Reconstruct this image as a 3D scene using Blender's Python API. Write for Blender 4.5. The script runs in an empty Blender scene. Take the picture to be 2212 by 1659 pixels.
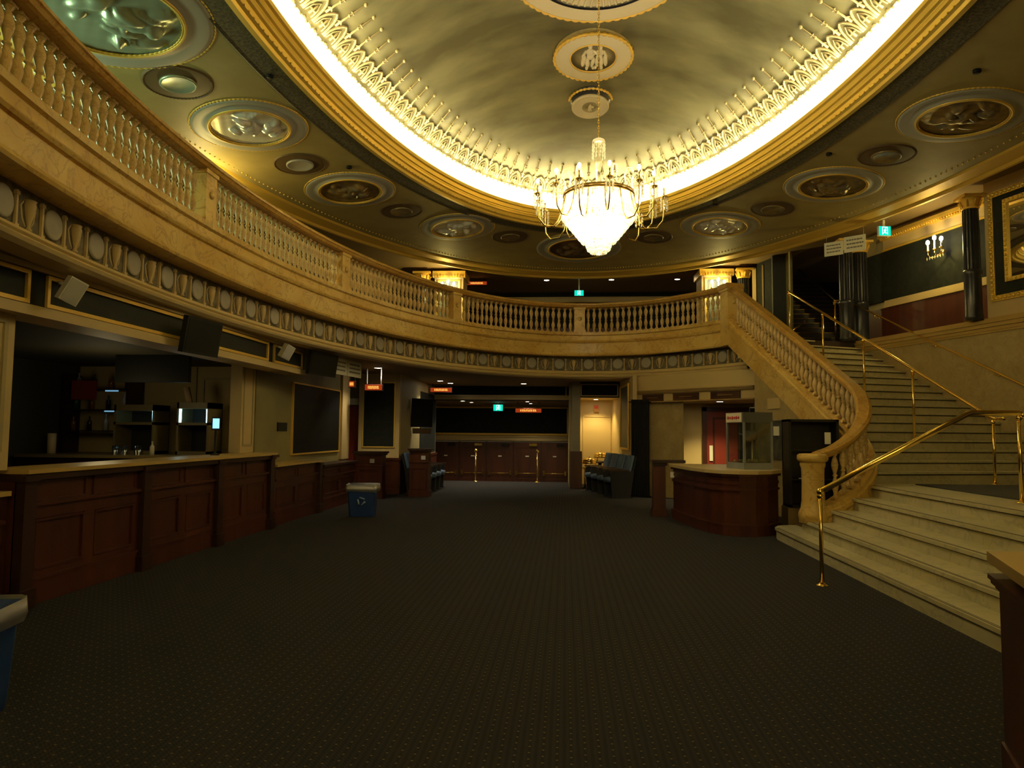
import bpy, math, random
from mathutils import Vector, Matrix
random.seed(7)
SC = bpy.context.scene
COL = SC.collection
PI = math.pi

# ------------------------------------------------------------------ camera, world, exposure
F = 1530.0
yaw = math.atan(116.0 / F); pitch = math.atan(104.0 / F); roll = 0.009
fwd = Vector((-math.sin(yaw) * math.cos(pitch), math.cos(yaw) * math.cos(pitch), math.sin(pitch)))
rt = Vector((math.cos(yaw), math.sin(yaw), 0)); up = rt.cross(fwd)
r2 = rt * math.cos(roll) + up * math.sin(roll); u2 = up * math.cos(roll) - rt * math.sin(roll)
cd = bpy.data.cameras.new('camera'); cam = bpy.data.objects.new('camera', cd); COL.objects.link(cam)
m3 = Matrix((r2, u2, -fwd)).transposed()
cam.matrix_world = Matrix.Translation((0, 0, 1.5)) @ m3.to_4x4()
cd.sensor_width = 36; cd.lens = F / 2212 * 36; cd.clip_start = 0.05; cd.clip_end = 200
SC.camera = cam
SC.view_settings.view_transform = 'Standard'; SC.view_settings.look = 'None'
SC.view_settings.gamma = 1; SC.view_settings.use_curve_mapping = False
SC.view_settings.exposure = 0.45
W = bpy.data.worlds.new('world'); SC.world = W; W.use_nodes = True
bg = W.node_tree.nodes['Background']; bg.inputs[0].default_value = (1.0, 0.78, 0.42, 1); bg.inputs[1].default_value = 0.03
SC.cycles.use_denoising = True
SC.cycles.max_bounces = 8; SC.cycles.diffuse_bounces = 4
SC.cycles.sample_clamp_indirect = 6

WARM = (1.0, 0.80, 0.26)
COVE_STRENGTH = 230.0

def lamp(name, kind, loc, energy, color=WARM, size=0.2, rot=None, spot=None, parent=None, blend=0.6, sizey=None):
    l = bpy.data.lights.new(name, kind); l.energy = energy; l.color = color
    if kind == 'AREA':
        l.size = size
        if sizey: l.shape = 'RECTANGLE'; l.size_y = sizey
    elif kind in ('POINT', 'SPOT'): l.shadow_soft_size = size
    if kind == 'SPOT': l.spot_size = spot or 1.6; l.spot_blend = blend
    o = bpy.data.objects.new(name, l); COL.objects.link(o); o.location = loc
    if rot: o.rotation_euler = rot
    if parent: o.parent = parent
    return o
# windows of the upper lounge (out of view on the left) let in some greenish street light
lamp('upper_window_light', 'AREA', (-8.2, 6.8, 4.9), 105, (0.70, 1.0, 0.60), 1.6, (0, math.radians(-128), 0))
# added fill lamp behind the camera, brightens the parapet, stairs and balustrade
lamp('rear_fill_light', 'AREA', (0.5, -3.0, 4.6), 95, (1.0, 0.76, 0.27), 5.0, (math.radians(62), 0, 0), sizey=2.2)

# ------------------------------------------------------------------ materials
MATS = {}
def mat(name, col, rough=0.6, metal=0.0, noise=0.0, scale=4.0, col2=None, bump=0.0, spec=None, detail=4, stretch=None, emit=None, estr=0.0, trans=0.0):
    if name in MATS: return MATS[name]
    m = bpy.data.materials.new(name); m.use_nodes = True; MATS[name] = m
    nt = m.node_tree; b = nt.nodes['Principled BSDF']
    b.inputs['Base Color'].default_value = (*col, 1); b.inputs['Roughness'].default_value = rough; b.inputs['Metallic'].default_value = metal
    if spec is not None: b.inputs['Specular IOR Level'].default_value = spec
    if emit: b.inputs['Emission Color'].default_value = (*emit, 1); b.inputs['Emission Strength'].default_value = estr
    if trans: b.inputs['Transmission Weight'].default_value = trans
    if col2 is not None or bump:
        tc = nt.nodes.new('ShaderNodeTexCoord'); mp = nt.nodes.new('ShaderNodeMapping'); nz = nt.nodes.new('ShaderNodeTexNoise')
        nt.links.new(tc.outputs['Object'], mp.inputs[0]); nt.links.new(mp.outputs[0], nz.inputs['Vector'])
        if stretch: mp.inputs['Scale'].default_value = stretch
        nz.inputs['Scale'].default_value = scale; nz.inputs['Detail'].default_value = detail
        if col2 is not None:
            cr = nt.nodes.new('ShaderNodeValToRGB'); cr.color_ramp.elements[0].position = 0.36; cr.color_ramp.elements[1].position = 0.64
            cr.color_ramp.elements[0].color = (*col, 1); cr.color_ramp.elements[1].color = (*col2, 1)
            nt.links.new(nz.outputs['Fac'], cr.inputs[0]); nt.links.new(cr.outputs[0], b.inputs['Base Color'])
        if bump:
            bp = nt.nodes.new('ShaderNodeBump'); bp.inputs['Strength'].default_value = bump; bp.inputs['Distance'].default_value = 0.02
            nt.links.new(nz.outputs['Fac'], bp.inputs['Height']); nt.links.new(bp.outputs[0], b.inputs['Normal'])
    return m
def emis(name, col, s):
    if name in MATS: return MATS[name]
    m = bpy.data.materials.new(name); m.use_nodes = True; MATS[name] = m
    nt = m.node_tree; nt.nodes.clear(); e = nt.nodes.new('ShaderNodeEmission'); o = nt.nodes.new('ShaderNodeOutputMaterial')
    e.inputs[0].default_value = (*col, 1); e.inputs[1].default_value = s; nt.links.new(e.outputs[0], o.inputs[0]); return m
def glassy(name, tint=(0.8, 0.85, 0.85), a=0.15, rough=0.05):
    if name in MATS: return MATS[name]
    m = bpy.data.materials.new(name); m.use_nodes = True; MATS[name] = m
    nt = m.node_tree; nt.nodes.clear(); o = nt.nodes.new('ShaderNodeOutputMaterial')
    t = nt.nodes.new('ShaderNodeBsdfTransparent'); g = nt.nodes.new('ShaderNodeBsdfGlossy'); mx = nt.nodes.new('ShaderNodeMixShader')
    t.inputs[0].default_value = (*tint, 1); g.inputs['Roughness'].default_value = rough; mx.inputs[0].default_value = a
    nt.links.new(t.outputs[0], mx.inputs[1]); nt.links.new(g.outputs[0], mx.inputs[2]); nt.links.new(mx.outputs[0], o.inputs[0]); return m
def crystal(name):
    m = bpy.data.materials.new(name); m.use_nodes = True; MATS[name] = m
    nt = m.node_tree; nt.nodes.clear(); o = nt.nodes.new('ShaderNodeOutputMaterial')
    t = nt.nodes.new('ShaderNodeBsdfTranslucent'); g = nt.nodes.new('ShaderNodeBsdfGlossy'); tr = nt.nodes.new('ShaderNodeBsdfTransparent')
    m1 = nt.nodes.new('ShaderNodeMixShader'); m2 = nt.nodes.new('ShaderNodeMixShader')
    t.inputs[0].default_value = (0.95, 0.93, 0.8, 1); g.inputs['Roughness'].default_value = 0.12; g.inputs[0].default_value = (1, 0.95, 0.8, 1)
    m1.inputs[0].default_value = 0.35; m2.inputs[0].default_value = 0.25
    nt.links.new(t.outputs[0], m1.inputs[1]); nt.links.new(g.outputs[0], m1.inputs[2])
    nt.links.new(m1.outputs[0], m2.inputs[1]); nt.links.new(tr.outputs[0], m2.inputs[2]); nt.links.new(m2.outputs[0], o.inputs[0]); return m
def marble(name, c1, c2, vein, scale=1.3, rough=0.35, joints=None):
    m = bpy.data.materials.new(name); m.use_nodes = True; MATS[name] = m
    nt = m.node_tree; b = nt.nodes['Principled BSDF']; b.inputs['Roughness'].default_value = rough
    tc = nt.nodes.new('ShaderNodeTexCoord')
    n1 = nt.nodes.new('ShaderNodeTexNoise'); n1.inputs['Scale'].default_value = scale; n1.inputs['Detail'].default_value = 8; n1.inputs['Roughness'].default_value = 0.65
    n2 = nt.nodes.new('ShaderNodeTexNoise'); n2.inputs['Scale'].default_value = scale * 1.7; n2.inputs['Detail'].default_value = 6; n2.inputs['Distortion'].default_value = 1.6
    nt.links.new(tc.outputs['Object'], n1.inputs['Vector']); nt.links.new(tc.outputs['Object'], n2.inputs['Vector'])
    r1 = nt.nodes.new('ShaderNodeValToRGB'); r1.color_ramp.elements[0].position = 0.38; r1.color_ramp.elements[1].position = 0.62
    r1.color_ramp.elements[0].color = (*c1, 1); r1.color_ramp.elements[1].color = (*c2, 1)
    r2_ = nt.nodes.new('ShaderNodeValToRGB'); e = r2_.color_ramp.elements
    e[0].position = 0.47; e[0].color = (0, 0, 0, 1); e[1].position = 0.53; e[1].color = (0, 0, 0, 1)
    k = e.new(0.5); k.color = (1, 1, 1, 1)
    mx = nt.nodes.new('ShaderNodeMixRGB'); mx.inputs[2].default_value = (*vein, 1)
    ml = nt.nodes.new('ShaderNodeMath'); ml.operation = 'MULTIPLY'; ml.inputs[1].default_value = 0.55
    nt.links.new(n1.outputs['Fac'], r1.inputs[0]); nt.links.new(n2.outputs['Fac'], r2_.inputs[0]); nt.links.new(r2_.outputs[0], ml.inputs[0])
    nt.links.new(ml.outputs[0], mx.inputs[0]); nt.links.new(r1.outputs[0], mx.inputs[1]); nt.links.new(mx.outputs[0], b.inputs['Base Color'])
    return m
def carpet(name):
    m = bpy.data.materials.new(name); m.use_nodes = True; MATS[name] = m
    nt = m.node_tree; N = nt.nodes; L = nt.links; b = N['Principled BSDF']; b.inputs['Roughness'].default_value = 0.95; b.inputs['Specular IOR Level'].default_value = 0.1
    tc = N.new('ShaderNodeTexCoord'); sp = N.new('ShaderNodeSeparateXYZ'); L.new(tc.outputs['Object'], sp.inputs[0])
    def M(op, a, b_=None, c=None):
        n = N.new('ShaderNodeMath'); n.operation = op
        for i, v in enumerate((a, b_, c)):
            if v is None: continue
            if isinstance(v, (int, float)): n.inputs[i].default_value = v
            else: L.new(v, n.inputs[i])
        return n.outputs[0]
    P = 0.066
    u = M('DIVIDE', sp.outputs[0], P); v = M('DIVIDE', sp.outputs[1], P)
    fu = M('FLOOR', u); odd = M('MULTIPLY', M('FLOORED_MODULO', fu, 2.0), 0.5)
    a = M('SUBTRACT', M('FRACT', u), 0.5); c = M('SUBTRACT', M('FRACT', M('ADD', v, odd)), 0.5)
    d = M('SQRT', M('ADD', M('MULTIPLY', a, a), M('MULTIPLY', c, c)))
    dot = M('LESS_THAN', d, 0.095)
    stripe = M('MULTIPLY', M('LESS_THAN', M('ABSOLUTE', M('SUBTRACT', M('FRACT', M('DIVIDE', sp.outputs[0], P / 2)), 0.5)), 0.25), 0.3)
    st2 = M('MULTIPLY', M('LESS_THAN', M('ABSOLUTE', M('SUBTRACT', M('FRACT', M('DIVIDE', M('ADD', sp.outputs[1], sp.outputs[0]), P / 3)), 0.5)), 0.2), 0.25)
    nz = N.new('ShaderNodeTexNoise'); nz.inputs['Scale'].default_value = 90; L.new(tc.outputs['Object'], nz.inputs['Vector'])
    base = N.new('ShaderNodeMixRGB'); base.inputs[1].default_value = (0.0145, 0.0145, 0.0155, 1); base.inputs[2].default_value = (0.036, 0.035, 0.040, 1)
    L.new(M('ADD', M('ADD', stripe, st2), M('MULTIPLY', nz.outputs['Fac'], 0.35)), base.inputs[0])
    mx = N.new('ShaderNodeMixRGB'); mx.inputs[2].default_value = (0.12, 0.09, 0.045, 1); L.new(base.outputs[0], mx.inputs[1]); L.new(dot, mx.inputs[0])
    L.new(mx.outputs[0], b.inputs['Base Color'])
    return m

MARB = marble('gold_marble', (0.72, 0.52, 0.17), (0.62, 0.39, 0.09), (0.34, 0.17, 0.04), 1.6)
BAL = marble('rose_marble', (0.66, 0.49, 0.22), (0.58, 0.39, 0.14), (0.34, 0.17, 0.05), 3.0, 0.4)
RAILM = marble('rail_marble', (0.56, 0.35, 0.09), (0.46, 0.26, 0.05), (0.25, 0.09, 0.02), 2.4, 0.28)
STEPM = marble('white_marble', (0.62, 0.56, 0.35), (0.54, 0.49, 0.29), (0.34, 0.33, 0.24), 1.5, 0.35)
WALLM = marble('wall_marble', (0.46, 0.36, 0.17), (0.38, 0.29, 0.12), (0.30, 0.22, 0.10), 2.2, 0.45)
CREAM = mat('cream_paint', (0.60, 0.46, 0.22), 0.55)
CREAM2 = mat('dull_cream_paint', (0.42, 0.35, 0.17), 0.6)
OLIVE = mat('olive_plaster', (0.27, 0.235, 0.10), 0.6, col2=(0.23, 0.20, 0.085), scale=2)
GOLD = mat('gold_leaf', (0.90, 0.64, 0.13), 0.38, 0.5)
GOLDP = mat('gold_paint', (0.80, 0.52, 0.09), 0.5, 0.25)
BRASS = mat('polished_brass', (0.95, 0.68, 0.20), 0.16, 1.0)
WOOD = mat('mahogany', (0.085, 0.020, 0.009), 0.40, col2=(0.055, 0.013, 0.006), scale=5, stretch=(1, 1, 0.15))
DWOOD = mat('dark_mahogany', (0.030, 0.010, 0.006), 0.4)
PANEL = mat('dark_damask', (0.012, 0.014, 0.012), 0.8, col2=(0.018, 0.021, 0.017), scale=9, spec=.2)
BLUEP = mat('blue_grey_damask', (0.10, 0.12, 0.12), 0.55, col2=(0.08, 0.10, 0.10), scale=9)
BLACK = mat('black_plastic', (0.008, 0.008, 0.007), 0.6, spec=.25)
DKM = mat('black_marble', (0.016, 0.017, 0.024), 0.28, col2=(0.028, 0.029, 0.037), scale=6)
DARK = mat('dark_void', (0.010, 0.009, 0.006), 0.8)
SOFFIT = mat('brown_soffit', (0.24, 0.155, 0.055), 0.7)
DOME = mat('dome_foil', (0.25, 0.235, 0.13), 0.45, 0.35, col2=(0.105, 0.096, 0.05), scale=0.9, stretch=(0.6, 1.5, 1), detail=10)
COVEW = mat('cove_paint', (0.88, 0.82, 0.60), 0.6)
ORNP = mat('ornament_plaster', (0.36, 0.29, 0.155), 0.6)
PLAST = mat('cream_plaster', (0.74, 0.64, 0.42), 0.6)
RINGC = mat('olive_gold_ceiling', (0.40, 0.31, 0.11), 0.6, 0.0, col2=(0.35, 0.27, 0.09), scale=2.5)
BAND = mat('dark_fretwork', (0.045, 0.040, 0.028), 0.6, col2=(0.15, 0.13, 0.07), scale=30)
GREYW = mat('grey_white_plaster', (0.38, 0.355, 0.28), 0.55)
SILV = mat('silver_relief', (0.92, 0.89, 0.78), 0.28, 0.35)
BRONZ = mat('bronze_relief', (0.40, 0.27, 0.09), 0.38, 0.45, col2=(0.20, 0.17, 0.11), scale=7)
UMBER = mat('umber_disc', (0.13, 0.080, 0.030), 0.6)
WHITE = mat('white_paint', (0.75, 0.75, 0.72), 0.5)
PAPER = mat('paper_white', (0.86, 0.84, 0.68), 0.8)
INK = mat('grey_ink', (0.22, 0.21, 0.17), 0.8)
STEEL = mat('brushed_steel', (0.45, 0.48, 0.50), 0.3, 0.9)
GLASS = glassy('clear_glass')
MIRROR = mat('mirror_glass', (0.9, 0.9, 0.9), 0.02, 1.0)
CARP = carpet('patterned_carpet')
CARPD = mat('landing_carpet_pile', (0.040, 0.038, 0.032), 0.95)
BLUE = mat('blue_plastic', (0.006, 0.035, 0.17), 0.45)
LINER = glassy('bin_liner', (0.75, 0.78, 0.85), 0.55, 0.5)
SEATB = mat('blue_seat_fabric', (0.10, 0.15, 0.26), 0.85)
SEATF = mat('black_seat_frame', (0.012, 0.012, 0.016), 0.5)
TAN = mat('tan_countertop', (0.52, 0.36, 0.12), 0.35)
RED = mat('red_door_paint', (0.26, 0.035, 0.018), 0.45)
LITW = emis('lamp_disc', (1.0, 0.88, 0.62), 26)
BULB = emis('bulb_glow', (1.0, 0.93, 0.75), 30)
CRYS = crystal('cut_crystal')
FLAME = emis('sconce_bulb_glow', (1.0, 0.92, 0.78), 26)
EXITG = emis('exit_green', (0.0, 0.62, 0.42), 1.0)
EXITW = emis('exit_pictogram', (0.55, 1.0, 0.95), 2.2)
REDL = emis('red_sign_glow', (0.70, 0.08, 0.015), 0.35)
ORNL = emis('orange_sign_glow', (1.0, 0.45, 0.08), 0.8)
COLD = emis('cold_tube', (0.45, 0.9, 1.0), 7)
SCREEN = emis('terminal_screen', (0.25, 0.65, 1.0), 1.3)
STRIP = emis('cove_strip', (1.0, 0.85, 0.42), COVE_STRENGTH)

# ------------------------------------------------------------------ mesh builder
class MB:
    def __init__(s): s.v = []; s.f = []; s.sm = []; s.mi = []; s.cur = 0
    def add(s, vs, fs, smooth=False):
        n = len(s.v); s.v += [tuple(p) for p in vs]
        for f in fs: s.f.append(tuple(i + n for i in f)); s.sm.append(smooth); s.mi.append(s.cur)
        return s
    def box(s, x0, x1, y0, y1, z0, z1):
        vs = [(x, y, z) for z in (z0, z1) for y in (y0, y1) for x in (x0, x1)]
        return s.add(vs, [(0, 2, 3, 1), (4, 5, 7, 6), (0, 1, 5, 4), (2, 6, 7, 3), (0, 4, 6, 2), (1, 3, 7, 5)])
    def obox(s, c, hx, hy, z0, z1, a=0.0):
        ca, sa = math.cos(a), math.sin(a); vs = []
        for z in (z0, z1):
            for y in (-hy, hy):
                for x in (-hx, hx): vs.append((c[0] + x * ca - y * sa, c[1] + x * sa + y * ca, z))
        return s.add(vs, [(0, 2, 3, 1), (4, 5, 7, 6), (0, 1, 5, 4), (2, 6, 7, 3), (0, 4, 6, 2), (1, 3, 7, 5)])
    def quadbox(s, P, z0, z1):       # prism of a plan polygon (ccw)
        n = len(P); zb = z0 if isinstance(z0, (list, tuple)) else [z0] * n; zt = z1 if isinstance(z1, (list, tuple)) else [z1] * n
        vs = [(P[i][0], P[i][1], zb[i]) for i in range(n)] + [(P[i][0], P[i][1], zt[i]) for i in range(n)]
        fs = [tuple(reversed(range(n))), tuple(range(n, 2 * n))] + [(i, (i + 1) % n, n + (i + 1) % n, n + i) for i in range(n)]
        return s.add(vs, fs)
    def xf(s, M, i0=0):
        s.v[i0:] = [tuple(M @ Vector(p)) for p in s.v[i0:]]; return s
    def lathe(s, prof, c=(0, 0, 0), n=16, ax=None, smooth=True, caps=True, sx=1, sy=1):
        vs = []; fs = []; m = len(prof)
        for r, z in prof:
            for k in range(n):
                a = 2 * PI * k / n; vs.append((r * math.cos(a) * sx, r * math.sin(a) * sy, z))
        for j in range(m - 1):
            for k in range(n): fs.append((j * n + k, j * n + (k + 1) % n, (j + 1) * n + (k + 1) % n, (j + 1) * n + k))
        if caps: fs.append(tuple(reversed(range(n)))); fs.append(tuple(range((m - 1) * n, m * n)))
        R = Matrix.Identity(4)
        if ax is not None: R = Vector((0, 0, 1)).rotation_difference(Vector(ax).normalized()).to_matrix().to_4x4()
        T = Matrix.Translation(c) @ R
        return s.add([tuple(T @ Vector(p)) for p in vs], fs, smooth)
    def tube(s, pts, r, n=8, smooth=True, closed=False):
        pts = [Vector(p) for p in pts]; m = len(pts); vs = []; fs = []
        rr = r if isinstance(r, (list, tuple)) else [r] * m
        prev = None
        for i, p in enumerate(pts):
            if closed: d = pts[(i + 1) % m] - pts[i - 1]
            else: d = pts[min(i + 1, m - 1)] - pts[max(i - 1, 0)]
            d.normalize()
            if prev is None: x = d.orthogonal().normalized()
            else:
                x = prev - d * prev.dot(d)
                x = x.normalized() if x.length > 1e-6 else d.orthogonal().normalized()
            prev = x; y = d.cross(x)
            for k in range(n):
                a = 2 * PI * k / n; vs.append(tuple(p + (x * math.cos(a) + y * math.sin(a)) * rr[i]))
        for j in range(m if closed else m - 1):
            j2 = (j + 1) % m
            for k in range(n): fs.append((j * n + k, j * n + (k + 1) % n, j2 * n + (k + 1) % n, j2 * n + k))
        if not closed: fs.append(tuple(reversed(range(n)))); fs.append(tuple(range((m - 1) * n, m * n)))
        return s.add(vs, fs, smooth)
    def ball(s, c, r, n=10, m=6, sc=(1, 1, 1)):
        prof = [(max(1e-4, math.sin(PI * i / m)) * r, -math.cos(PI * i / m) * r) for i in range(m + 1)]
        i0 = len(s.v); s.lathe(prof, (0, 0, 0), n, caps=False)
        for i in range(i0, len(s.v)):
            p = s.v[i]; s.v[i] = (c[0] + p[0] * sc[0], c[1] + p[1] * sc[1], c[2] + p[2] * sc[2])
        return s
    def sweep(s, rows, closed=False, smooth=False):  # rows: list of cross-sections (lists of points, open strip)
        n = len(rows[0]); vs = [p for r in rows for p in r]; fs = []; m = len(rows)
        for j in range(m if closed else m - 1):
            j2 = (j + 1) % m
            for k in range(n - 1): fs.append((j * n + k, j2 * n + k, j2 * n + k + 1, j * n + k + 1))
        return s.add(vs, fs, smooth)
    def loft(s, rows, smooth=False):  # closed cross-sections + caps
        n = len(rows[0]); vs = [p for r in rows for p in r]; fs = []; m = len(rows)
        for j in range(m - 1):
            for k in range(n): fs.append((j * n + k, (j + 1) * n + k, (j + 1) * n + (k + 1) % n, j * n + (k + 1) % n))
        fs.append(tuple(range(n))); fs.append(tuple(reversed(range((m - 1) * n, m * n))))
        return s.add(vs, fs, smooth)
    def frame(s, O, U, V, w, h, t, d):   # picture frame: centre O, in-plane axes U,V, outer size w,h, bar t, depth d along U x V
        O, U, V = Vector(O), Vector(U).normalized(), Vector(V).normalized(); N = U.cross(V)
        for (u0, u1, v0, v1) in ((-w / 2, w / 2, h / 2 - t, h / 2), (-w / 2, w / 2, -h / 2, -h / 2 + t), (-w / 2, -w / 2 + t, -h / 2 + t, h / 2 - t), (w / 2 - t, w / 2, -h / 2 + t, h / 2 - t)):
            s.pbox(O, U, V, N, u0, u1, v0, v1, 0, d)
        return s
    def pbox(s, O, U, V, N, u0, u1, v0, v1, n0, n1):
        O, U, V, N = Vector(O), Vector(U), Vector(V), Vector(N)
        vs = [tuple(O + U * u + V * v + N * q) for q in (n0, n1) for v in (v0, v1) for u in (u0, u1)]
        return s.add(vs, [(0, 2, 3, 1), (4, 5, 7, 6), (0, 1, 5, 4), (2, 6, 7, 3), (0, 4, 6, 2), (1, 3, 7, 5)])
    def mesh(s, name, mats):
        me = bpy.data.meshes.new(name); me.from_pydata(s.v, [], s.f)
        for mm in (mats if isinstance(mats, (list, tuple)) else [mats]): me.materials.append(mm)
        me.polygons.foreach_set('use_smooth', s.sm); me.polygons.foreach_set('material_index', s.mi)
        me.update(); return me

def tag(o, label=None, cat=None, group=None, kind=None):
    if label: o['label'] = label
    if cat: o['category'] = cat
    if group: o['group'] = group
    if kind: o['kind'] = kind
    return o
def ob(name, mb, mats, parent=None, label=None, cat=None, group=None, kind=None, shift=None):
    """link one mesh object; shift: subtract this world point so that the mesh is local to its parent"""
    if shift is not None:
        sx, sy, sz = shift; mb.v = [(x - sx, y - sy, z - sz) for x, y, z in mb.v]
    o = bpy.data.objects.new(name, mb.mesh(name, mats) if isinstance(mb, MB) else mb); COL.objects.link(o)
    if parent is not None: o.parent = parent
    return tag(o, label, cat, group, kind)
def thing(name, label, cat, loc=(0, 0, 0), rz=0.0, group=None):
    o = bpy.data.objects.new(name, None); COL.objects.link(o); o.location = loc; o.rotation_euler = (0, 0, rz); o.empty_display_size = 0.1
    return tag(o, label, cat, group)
def solo(name, mb, mats, label, cat, loc, group=None):
    o = ob(name, mb, mats, None, label, cat, group, None, loc); o.location = loc; return o
def struct(name, mb, mats, parent=None): return ob(name, mb, mats, parent, kind='structure' if parent is None else None)
def dup(o, parent=None, **kw):
    c = o.copy(); COL.objects.link(c)
    if parent is not None: c.parent = parent
    for k, v in kw.items(): setattr(c, k, v)
    for ch in list(o.children): dup(ch, c)
    return c

# ------------------------------------------------------------------ the ellipse that rules the room
EX, EY = 0.50, 8.25
def E(t, a, b): return (EX + a * math.cos(t), EY + b * math.sin(t))
RA, RB = 4.82, 9.50
def pe(t, o=0.0):        # point o metres outside the balcony edge
    x = RA * math.cos(t); y = RB * math.sin(t); nx = math.cos(t) / RA; ny = math.sin(t) / RB; l = math.hypot(nx, ny)
    return (EX + x + nx / l * o, EY + y + ny / l * o)
T_NEW = math.asin((15.62 - EY) / RB)          # where the stairs meet the balcony
T_END = math.radians(238)
def ring_sweep(prof, t0=T_NEW, t1=T_END, n=120, closed=False, mb=None):
    mb = mb or MB(); rows = []
    for i in range(n + 1):
        t = t0 + (t1 - t0) * i / n
        rows.append([(*pe(t, o), z) for o, z in prof])
    mb.sweep(rows); return mb
def closed_ell(prof, n=144, mb=None, c=None):   # prof: (a, b, z)
    mb = mb or MB(); rows = []; EX, EY = c or DC
    for i in range(n):
        t = 2 * PI * i / n; rows.append([(EX + a * math.cos(t), EY + b * math.sin(t), z) for a, b, z in prof])
    mb.sweep(rows, closed=True, smooth=False); return mb

# ------------------------------------------------------------------ floors
DC = (0.34, 7.60)       # centre of the dome
struct('floor', MB().box(-9, 10.5, -4.5, 21.65, -0.25, 0), CARP)
struct('floor_vestibule', MB().box(-9, 4.5, 21.65, 26, -1.2, -0.95), DWOOD)
ut = MB()
# upper floor slab follows the balcony edge
rows = []
for i in range(91):
    t = T_NEW + (T_END - T_NEW) * i / 90
    rows.append([(*pe(t, 0.25), 3.44), (*pe(t, 0.25), 3.64), (*pe(t, 6.5), 3.64), (*pe(t, 6.5), 3.44), (*pe(t, 0.25), 3.44)])
ut.sweep(rows)
ut.quadbox([(3.55, 15.9), (6.9, 16.9), (12, 22), (2.0, 26), (2.0, 17.6)], 3.40, 3.65)
struct('floor_upper', ut, mat('upper_carpet', (0.05, 0.03, 0.02), 0.9))

# ------------------------------------------------------------------ ceilings
RZO, RZI = 6.00, 6.32                      # ring ceiling heights at its outer and inner edge
OA, OB = 7.15, 12.05; IA, IB = 4.15, 8.74
def ringpt(t, w, dz=0.0):                  # w = 0 outer edge .. 1 inner edge
    a = OA + (IA - OA) * w; b = OB + (IB - OB) * w
    return Vector((EX + (DC[0] - EX) * w + a * math.cos(t), EY + (DC[1] - EY) * w + b * math.sin(t), RZO + (RZI - RZO) * w + dz))
mb = MB(); rows = []
for i in range(144):
    t = 2 * PI * i / 144; rows.append([tuple(ringpt(t, w)) for w in (0, 0.25, 0.5, 0.75, 1.0)])
mb.sweep(rows, closed=True, smooth=True)
struct('ceiling_ring', mb, RINGC)
# fretwork band just outside the gold rim, and bead lines
struct('trim_1', closed_ell([(IA + .02, IB + .02, RZI - .015), (IA + .30, IB + .38, RZI - .045), (IA + .34, IB + .42, RZI - .06), (IA + .38, IB + .46, RZI - .035)]), BAND)
# the gold rim of the dome
rim = [(IA, IB, RZI + .02), (IA - .02, IB - .02, RZI - .07), (IA - .09, IB - .10, RZI - .07), (IA - .11, IB - .12, RZI - .03), (IA - .15, IB - .17, RZI - .01),
       (IA - .17, IB - .20, RZI + .05), (IA - .21, IB - .24, RZI + .06), (IA - .22, IB - .26, RZI + .12), (IA - .26, IB - .31, RZI + .13), (IA - .27, IB - .33, RZI + .20),
       (IA - .31, IB - .37, RZI + .21), (IA - .31, IB - .37, RZI + .27), (IA - .25, IB - .31, RZI + .27), (IA - .22, IB - .28, RZI + .10), (IA + .02, IB + .02, RZI + .08)]
struct('trim_2', closed_ell(rim, 192), [GOLD])
mb = MB()
for k in range(420):
    t = 2 * PI * k / 420; mb.ball((DC[0] + (IA - .16) * math.cos(t), DC[1] + (IB - .185) * math.sin(t), RZI - .012), .014, 6, 4)
struct('trim_3', mb, GOLD)
# cove trough and strip lamp hidden behind the rim
DA, DB = 4.18, 8.72
struct('trim_4', closed_ell([(IA - .22, IB - .28, RZI + .10), (DA + .02, DB + .02, RZI + .10), (DA + .02, DB + .02, RZI + .18)]), COVEW)
mb = MB(); mb.tube([(DC[0] + (DA - .075) * math.cos(2 * PI * k / 144), DC[1] + (DB - .075) * math.sin(2 * PI * k / 144), RZI + .15) for k in range(144)], .020, 6, closed=True)
o = ob('cove_lamp', mb, STRIP, None, 'continuous warm strip lamp in the trough behind the gilded dome rim', 'lamp')
DK = [(0, 6.44), (.03, 6.72), (.06, 6.88), (.097, 7.02), (.17, 7.16), (.25, 7.29), (.36, 7.53), (.47, 7.75), (.63, 8.0), (.8, 8.12), (.9, 8.155), (1, 8.17)]
def dz_(s_):
    for (a0, z0), (a1, z1) in zip(DK, DK[1:]):
        if s_ <= a1: return z0 + (z1 - z0) * (s_ - a0) / (a1 - a0)
    return DK[-1][1]
def dsurf(t, s_):
    s_ = min(1, max(0, s_)); z = (dz_(s_) * 2 + dz_(max(0, s_ - .02)) + dz_(min(1, s_ + .02))) / 4 if s_ > .02 else dz_(s_)
    a = DA * (1 - s_); b = max(0, DB - DA * s_ - (DB - DA) * s_ ** 2.2)
    return Vector((DC[0] + a * math.cos(t), DC[1] + b * math.sin(t), z))
def dnorm(t, s_):
    du = dsurf(t, s_ + .01) - dsurf(t, max(0, s_ - .01)); dt = dsurf(t + .01, s_) - dsurf(t - .01, s_); n = du.cross(dt)
    if n.length < 1e-9: return Vector((0, 0, 1))
    n.normalize(); return -n if n.z < 0 else n
def domept(t, u, d=0.0):      # u = .936 at the foot of the ornament, .811 at the spear tips
    s_ = .09 + (.936 - u) * 1.28; p = dsurf(t, s_)
    return p - dnorm(t, s_) * d if d else p
mb = MB(); rows = []
us = [0, .015, .03, .045, .06, .08, .1, .13, .17, .21, .25, .3, .36, .42, .47, .55, .63, .72, .8, .88, .94, .985]
for i in range(144):
    t = 2 * PI * i / 144; rows.append([tuple(dsurf(t, u)) for u in us])
mb.sweep(rows, closed=True, smooth=True)
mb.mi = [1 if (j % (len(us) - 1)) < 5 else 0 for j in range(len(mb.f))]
mb.add([tuple(dsurf(2 * PI * i / 144, us[-1])) for i in range(144)], [tuple(range(144))])
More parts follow.
